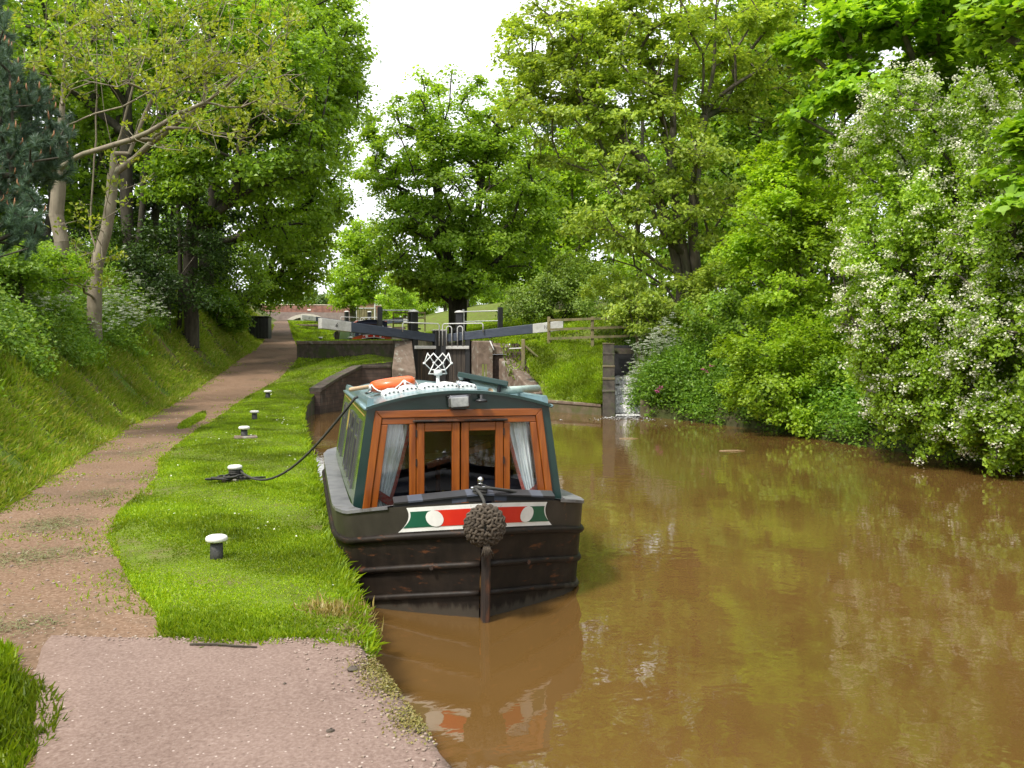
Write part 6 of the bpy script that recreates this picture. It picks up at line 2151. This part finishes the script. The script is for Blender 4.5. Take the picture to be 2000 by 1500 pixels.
# wood closing the view behind: copies of the dark trees, all out along the banks
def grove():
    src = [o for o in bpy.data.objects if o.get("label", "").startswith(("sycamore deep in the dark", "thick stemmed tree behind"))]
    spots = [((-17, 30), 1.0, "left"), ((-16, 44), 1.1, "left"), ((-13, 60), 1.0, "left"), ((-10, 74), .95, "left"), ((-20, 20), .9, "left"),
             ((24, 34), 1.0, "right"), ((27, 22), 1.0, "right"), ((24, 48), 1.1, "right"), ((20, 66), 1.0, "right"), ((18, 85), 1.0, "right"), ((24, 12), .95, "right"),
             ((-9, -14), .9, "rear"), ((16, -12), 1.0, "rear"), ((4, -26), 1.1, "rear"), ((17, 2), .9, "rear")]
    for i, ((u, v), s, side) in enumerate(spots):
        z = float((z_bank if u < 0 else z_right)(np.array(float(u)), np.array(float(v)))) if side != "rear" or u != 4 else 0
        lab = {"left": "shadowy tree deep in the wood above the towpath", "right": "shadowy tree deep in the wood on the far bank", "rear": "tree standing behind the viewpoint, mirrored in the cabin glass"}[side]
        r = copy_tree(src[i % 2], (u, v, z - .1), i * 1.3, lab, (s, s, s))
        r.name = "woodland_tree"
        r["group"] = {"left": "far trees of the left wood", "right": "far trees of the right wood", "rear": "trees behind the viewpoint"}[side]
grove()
def far_line():
    src = [o for o in bpy.data.objects if o.get("label", "").startswith("bright yellow green tree left")][0]
    for i, (px, d, s) in enumerate(((560, 200, .9), (760, 190, 1.0), (830, 180, 1.1), (900, 170, 1.0), (980, 165, 1.1), (1050, 150, 1.0), (1130, 140, 1.0), (1220, 130, 1.1), (500, 190, 1.0), (790, 130, .8), (870, 110, .7), (960, 105, .8))):
        p = at(px, 600, d)
        z = float(z_right(np.array(max(9., p[0])), np.array(p[1])))
        r = copy_tree(src, (p[0], p[1], z - .2), i * 1.7, "pale leafy tree in the far line beyond the upper lock", (s, s, s))
        r.name = "far_tree"
        r["group"] = "line of far trees beyond the locks"
far_line()

def near_right():
    src = {o["label"][:24]: o for o in bpy.data.objects if o.get("label", "").startswith(("bright green bush dipping", "dense leafy hawthorn"))}
    for i, (k, u, v, s) in enumerate((("bright green bush dippin", 12.6, 8.6, 1.0), ("dense leafy hawthorn wit", 14.6, 5.5, .8), ("bright green bush dippin", 13.2, 3.6, 1.1), ("dense leafy hawthorn wit", 15.5, 0, .9))):
        r = copy_tree(src[k], (u, v, float(z_right(np.array(u), np.array(v))) - .1), 1.0 + i * 1.9, "leafy bush on the far bank beyond the right edge of the view", (s, s, s))
        r["group"] = "bushes beyond the right edge"
near_right()

# ------------------------------------------------------------------ grass, weeds, nettles
def turf():
    rng = np.random.default_rng(81)
    # lawn beside the canal, thinning in number and growing in width with distance
    n = 190000
    u, v, z = scatter(n, lambda v: pr(v) - .10, lambda v: ce(v) + .02, 5.01, 34, z_verge, rng, near=True)
    keep = ~((v > 27) & (u > 3.6))
    dp = u - pr(v)
    thin = np.sin(v * 2.7) + np.sin(v * 6.1 + u * 4) + rng.normal(0, .8, len(u))
    keep &= ~((dp < .22 + .1 * np.sin(v * 1.9)) & (thin > -.1) & (rng.random(len(u)) < .62)) | (v < 5.4)
    keep &= ~((np.hypot(u + .53, (v - 7.32) * .6) < .11) & (rng.random(len(u)) < .8))
    v = skew_v(u, v)
    u, v, z = u[keep], v[keep], z[keep]
    h = (.017 + .02 * rng.random(len(u))) * (1 + .4 * np.sin(u * 3 + v * 2)) .clip(.6, 1.5) * (1 + .012 * v)
    h *= np.where((v < 5.3), 1.3, 1)
    blades("lawn_grass", "short bright green grass between the towpath and the water", u, v, z, h, .0042 * (1 + v / 7), M['blade'], rng)
    n = 1700
    u = -.6 + 1.0 * rng.random(n)
    v = 5.0 - .296 * (u + .53) + np.abs(rng.normal(0, .05, n)) * np.sign(np.sin(u * 9 + 1) + rng.normal(0, .6, n))
    blades("seam_grass", "ragged grass along the joint between lawn and pavement", u, v, np.full(n, .335), .03 + .05 * rng.random(n), .0045 + 0 * u, M['blade'], rng, lean=.6, leandir=np.array([0, -.35, 0]))
    # long grass hanging over the water's edge
    n = 5200
    v = 4.6 + 22 * rng.random(n) ** 1.6
    u = ce(v) + rng.normal(0, .035, n)
    z = z_verge(u - .05, v) - .06 * rng.random(n)
    kp = rng.random(n) < np.where(v < 4.75, .35, 1)
    u, v, z = u[kp], v[kp], z[kp]
    blades("edge_grass", "longer grass overhanging the water's edge", u, v, z, .05 + .085 * rng.random(len(u)) ** 2, .0045 * (1 + v / 9), M['blade'], rng, lean=.5, leandir=np.array([.75, -.1, 0]))
    # left edge tuft by the pavement
    n = 26000
    v = 1.5 + 3.75 * rng.random(n)
    u = pl(v) + .06 + .05 * np.sin(v * 5) - 1.6 * rng.random(n) ** 1.2
    z = z_bank(u, v)
    blades("verge_grass", "lush grass at the left edge of the pavement", u, v, z, .06 + .06 * rng.random(n), .006 + 0 * u, M['blade'], rng)
    # sparse grass creeping out over the edges of the path
    n = 16000
    v = 5.1 * (36 / 5.1) ** rng.random(n)
    side = rng.random(n) < .5
    off = np.abs(rng.normal(0, .16, n)) * (1 + .8 * np.sin(v * 3.3) + .5 * np.sin(v * 7.9))
    u = np.where(side, pr(v) - off, pl(v) + off)
    kp = rng.random(n) < .75
    u, v = u[kp], v[kp]
    blades("path_edge_grass", "thin grass creeping from the verges onto the towpath", u, v, z_path(u, v), .02 + .035 * rng.random(len(u)), .0035 * (1 + v / 7), M['blade_dry'], rng, lean=.7)
    # mown bank
    n = 150000
    v = 5.3 * (62 / 5.3) ** rng.random(n)
    t = 2.6 * rng.random(n) ** .9
    u = pl(v) - t + .05
    z = z_bank(u, v)
    cov = np.sin(v * 2.1 + u * .6) + .8 * np.sin(v * 4.7 + 1 + u * .8) + .5 * np.sin(u * 2 - v) + rng.normal(0, .8, n)
    kp = (cov > -.35) | (t < .3)
    u, v, z = u[kp], v[kp], z[kp]
    blades("bank_grass", "rough mown grass on the slope left of the towpath", u, v, z, (.07 + .09 * rng.random(len(u))) * (1 + .012 * v), .006 * (1 + v / 12), M['blade_dry'], rng, lean=.6, leandir=np.array([.3, -.1, 0]))
    # slope right of the lock and the far greens
    n = 26000
    v = 24.4 + 4.4 * rng.random(n)
    L = np.interp(v, [24.35, 26.7, 28.9], [9.42, 8.35, 7.9]); R = 9.3 + .39 * (v - 23.9)
    u = L + (R - L) * rng.random(n)
    cov = np.sin(u * 4 + v * 2) + np.sin(v * 3.1 - u * 2) + rng.normal(0, .8, n)
    kp = cov > -1.2
    u, v = u[kp], v[kp]
    blades("slope_grass", "grass on the slope between the lock and the cascade", u, v, z_slope(u, v), .07 + .08 * rng.random(len(u)), .014 + 0 * u, M['blade'], rng)
    n = 42000
    v = 28.8 * (64 / 28.8) ** rng.random(n)
    u = 7.6 + 9 * rng.random(n)
    blades("lockside_grass", "sunlit grass on the right lockside behind the fence", u, v, z_right(u, v), .09 + .09 * rng.random(n), .0009 * v, M['blade'], rng)
    n = 30000
    v = 33.5 + 38 * rng.random(n)
    u = pr(v) + (ce(v) - pr(v)) * rng.random(n)
    z = z_verge(u, v)
    blades("upper_grass", "grass of the left lockside and the rise beyond it", u, v, z, .08 + .07 * rng.random(n), .0009 * v, M['blade'], rng)
    # grass island on the path, flattened clippings
    n = 2600
    a, r = rng.random(n) * 2 * PI, np.sqrt(rng.random(n))
    c = on_verge(378, 822)
    v = c[1] + 2.2 * r * np.sin(a); u = c[0] + .16 * r * np.cos(a) + .02 * (v - c[1])
    blades("path_grass", "narrow strip of grass growing down the middle of the towpath", u, v, z_path(u, v), .05 + .05 * rng.random(n), .012 + 0 * u, M['blade'], rng)
    # clippings lying on the path
    P = []
    for px, py, ru, rv, n in ((100, 1025, .30, .35, 1500), (60, 1090, .4, .3, 1300), (200, 965, .25, .4, 800), (265, 888, .25, .6, 700), (40, 1225, .25, .15, 400), (300, 870, .2, .6, 500)):
        c = on_verge(px, py)
        u = c[0] + rng.normal(0, ru, n) * .6; v = c[1] + rng.normal(0, rv, n) * .6
        P.append(np.stack([u, v, z_path(u, v) + .004 + .012 * rng.random(n)], -1))
    P = np.concatenate(P)
    nr = rng.normal(size=P.shape) * .25 + [0, 0, 1]
    o = leaves_obj("grass_clippings", P, nr, .025 + .04 * rng.random(len(P)), NEEDLE * [1.3, 1, 1], leaf_mat("dry_clippings", (.13, .13, .055), (.2, .2, .09), (.15, .19, .05), .2), None, rng)
    kind(tag(o, "loose mown clippings scattered on the towpath", "grass"), "stuff")
    # daisies and dandelions
    n = 300
    u, v, z = scatter(n, lambda v: pr(v) + .1, lambda v: ce(v) - .05, 5.3, 27, z_verge, rng, near=True)
    cl = np.sin(u * 3.1 + v * 1.1) + np.sin(v * 1.7)
    kp = cl > .5
    P = np.stack([u, v, z + .055 + .0016 * v], -1)[kp]
    nr = rng.normal(size=P.shape) * .3 + [0, 0, 1]
    o = leaves_obj("daisies", P, nr, .010 + .0011 * P[:, 1], WIDE * [1, 1, .2] - [0, .5, 0], M['blossom'], None, rng)
    kind(tag(o, "tiny white daisies scattered through the grass", "flowers"), "stuff")
turf()

def litter():
    rng = np.random.default_rng(91)
    # grit and loose stones along the path and crumbled pavement edge
    mb = MB()
    for _ in range(420):
        v = 4.7 * (22 / 4.7) ** rng.random()
        u = pl(v) + (pr(v) - pl(v)) * rng.random()
        s = rng.uniform(.004, .013) * (1 + v / 15)
        mb.blob((u, v, float(z_path(np.array(u), np.array(v))) + s * .2), (s, s * .8, s * .5), ku=5, kv=3)
    for _ in range(260):
        u = -1.2 + 1.6 * rng.random() ** .6
        v = 5.0 - .296 * (u + .53) - abs(rng.normal(0, .05))
        s = rng.uniform(.003, .009)
        mb.blob((u, v, .347 + s * .2), (s, s * .8, s * .5), ku=5, kv=3)
    for _ in range(360):
        v = 3.0 + 2 * rng.random()
        u = ce(v) - abs(rng.normal(0, .16)) - .01
        s = rng.uniform(.003, .011)
        mb.blob((u, v, .347 + s * .2), (s, s * .8, s * .5), ku=5, kv=3)
    kind(tag(mb.build("gravel", mottled("loose_grit", [(.12, .09, .07), (.28, .21, .17), (.42, .36, .31)], 9, .9, 0)), "loose grit and crumbs of stone on the path", "gravel"), "stuff")
    # moss cushions on the pavement edge and dry grass at the corner
    n = 2600
    v = rng.choice([3.6, 4.0, 4.25, 4.8], n) + rng.normal(0, .09, n)
    u = ce(v) - np.abs(rng.normal(0, .07, n))
    P = np.stack([u, v, .348 + .012 * rng.random(n)], -1)
    o = leaves_obj("moss", P, rng.normal(size=P.shape) * .5 + [0, 0, 1], .008 + .010 * rng.random(n), KITE, leaf_mat("moss_tufts", (.14, .13, .03), (.2, .18, .04), (.26, .2, .07), .2), None, rng)
    kind(tag(o, "yellow green moss on the crumbling pavement edge", "moss"), "stuff")
    n = 1500
    v = 5.12 + rng.normal(0, .14, n); u = ce(v) - .10 + rng.normal(0, .09, n)
    blades("dry_grass", "bleached tuft of dead grass at the corner of the lawn", u, v, z_verge(u, v) - .02, .05 + .06 * rng.random(n), .005 + 0 * u, leaf_mat("dead_grass", (.3, .25, .08), (.38, .3, .1), (.42, .36, .16), .3), rng, lean=.9)
litter()

def undergrowth(name, label, u, v, z, hmin, hmax, n_lf, lf, mat, seed, rad=.16):
    rng = np.random.default_rng(seed)
    n = len(u)
    h = hmin + (hmax - hmin) * rng.random(n)
    P0 = np.stack([u, v, z], -1)
    f = rng.random((n, n_lf, 1)) ** .7
    off = rng.normal(size=(n, n_lf, 3)) * np.array([rad, rad, .05])
    lean = rng.normal(size=(n, 1, 3)) * [.12, .12, 0]
    pos = (P0[:, None, :] + off * (.5 + f * .6) + lean * f + f * h[:, None, None] * np.array([0, 0, 1])).reshape(-1, 3)
    nr = rng.normal(size=pos.shape) * .5 + [0.1, -.25, .85]
    o = leaves_obj(name, pos, nr, lf * (.6 + .8 * rng.random(len(pos))), KITE, M[mat], None, rng)
    return kind(tag(o, label, "undergrowth"), "stuff")
def weeds():
    rng = np.random.default_rng(95)
    n = 3600
    v = 9 * (60 / 9) ** rng.random(n)
    t = 1.5 + 4.0 * rng.random(n)
    u = pl(v) - t
    cl = np.sin(u * 1.3 + v * .8) + np.sin(v * 1.1) + rng.normal(0, .7, n)
    kp = (cl > -.8) & (t > 1.9 + .5 * np.sin(v * .9) + .3 * np.sin(v * 2.3))
    u, v = u[kp], v[kp]
    undergrowth("bank_undergrowth", "nettles, docks and leafy weeds covering the upper part of the left bank", u, v, z_bank(u, v), .25, .85, 30, .095, 'weed', 96, .17)
    n = 2600
    v = 11 + 17 * rng.random(n)
    t = 1.25 + 2.6 * rng.random(n)
    u = pl(v) - t
    kp = t > 1.55 + .35 * np.sin(v * 1.3) + .2 * np.sin(v * 3.1)
    u, v = u[kp], v[kp]
    undergrowth("bank_weeds", "bright leafy weeds along the top of the mown slope at the left", u, v, z_bank(u, v), .10, .5, 30, .075, 'weed', 99, .15)
    n = 26000
    v = 9 * (60 / 9) ** rng.random(n)
    t = 1.2 + 3.6 * rng.random(n)
    u = pl(v) - t
    kp = (np.sin(u * 1.9 + v) + np.sin(v * 1.3 + 2) + rng.normal(0, .8, n)) > .0
    u, v = u[kp], v[kp]
    blades("tall_grass", "tall seeding grass among the weeds of the left bank", u, v, z_bank(u, v), .14 + .34 * rng.random(len(u)), .0032 * (1 + v / 14), M['blade'], rng, lean=.3)
    n = 5200
    v = 8 + 22 * rng.random(n)
    t = 2.8 * rng.random(n) ** 1.1 + .02
    u = crr(v) + t
    undergrowth("nettle_bank", "dense nettles and low herbs on the far bank above the water", u, v, z_right(u, v) - .05, .15, .7, 30, .085, 'nettle', 97, .16)
    n = 1500
    v = 22.5 + 6 * rng.random(n); u = crr(v) + 1.6 * rng.random(n) ** 1.3 + .1
    undergrowth("bank_herbs", "leafy herbs crowding the side of the cascade", u, v, z_right(u, v) + .1, .3, 1.0, 30, .075, 'nettle', 98, .17)
    # pink campion among the nettles
    c = [at(px, py, 24.5) for px, py in ((1283, 764), (1289, 757), (1372, 720), (1380, 726), (1355, 755), (1390, 715))]
    pos, nr = spray(np.array(c), 26, .10, rng, up=.3)
    o = leaves_obj("red_campion", pos, nr, .035 + 0 * pos[:, 0], WIDE, M['pink'], None, rng)
    kind(tag(o, "pink campion flowers among the nettles right of the cascade", "flowers"), "stuff")
weeds()
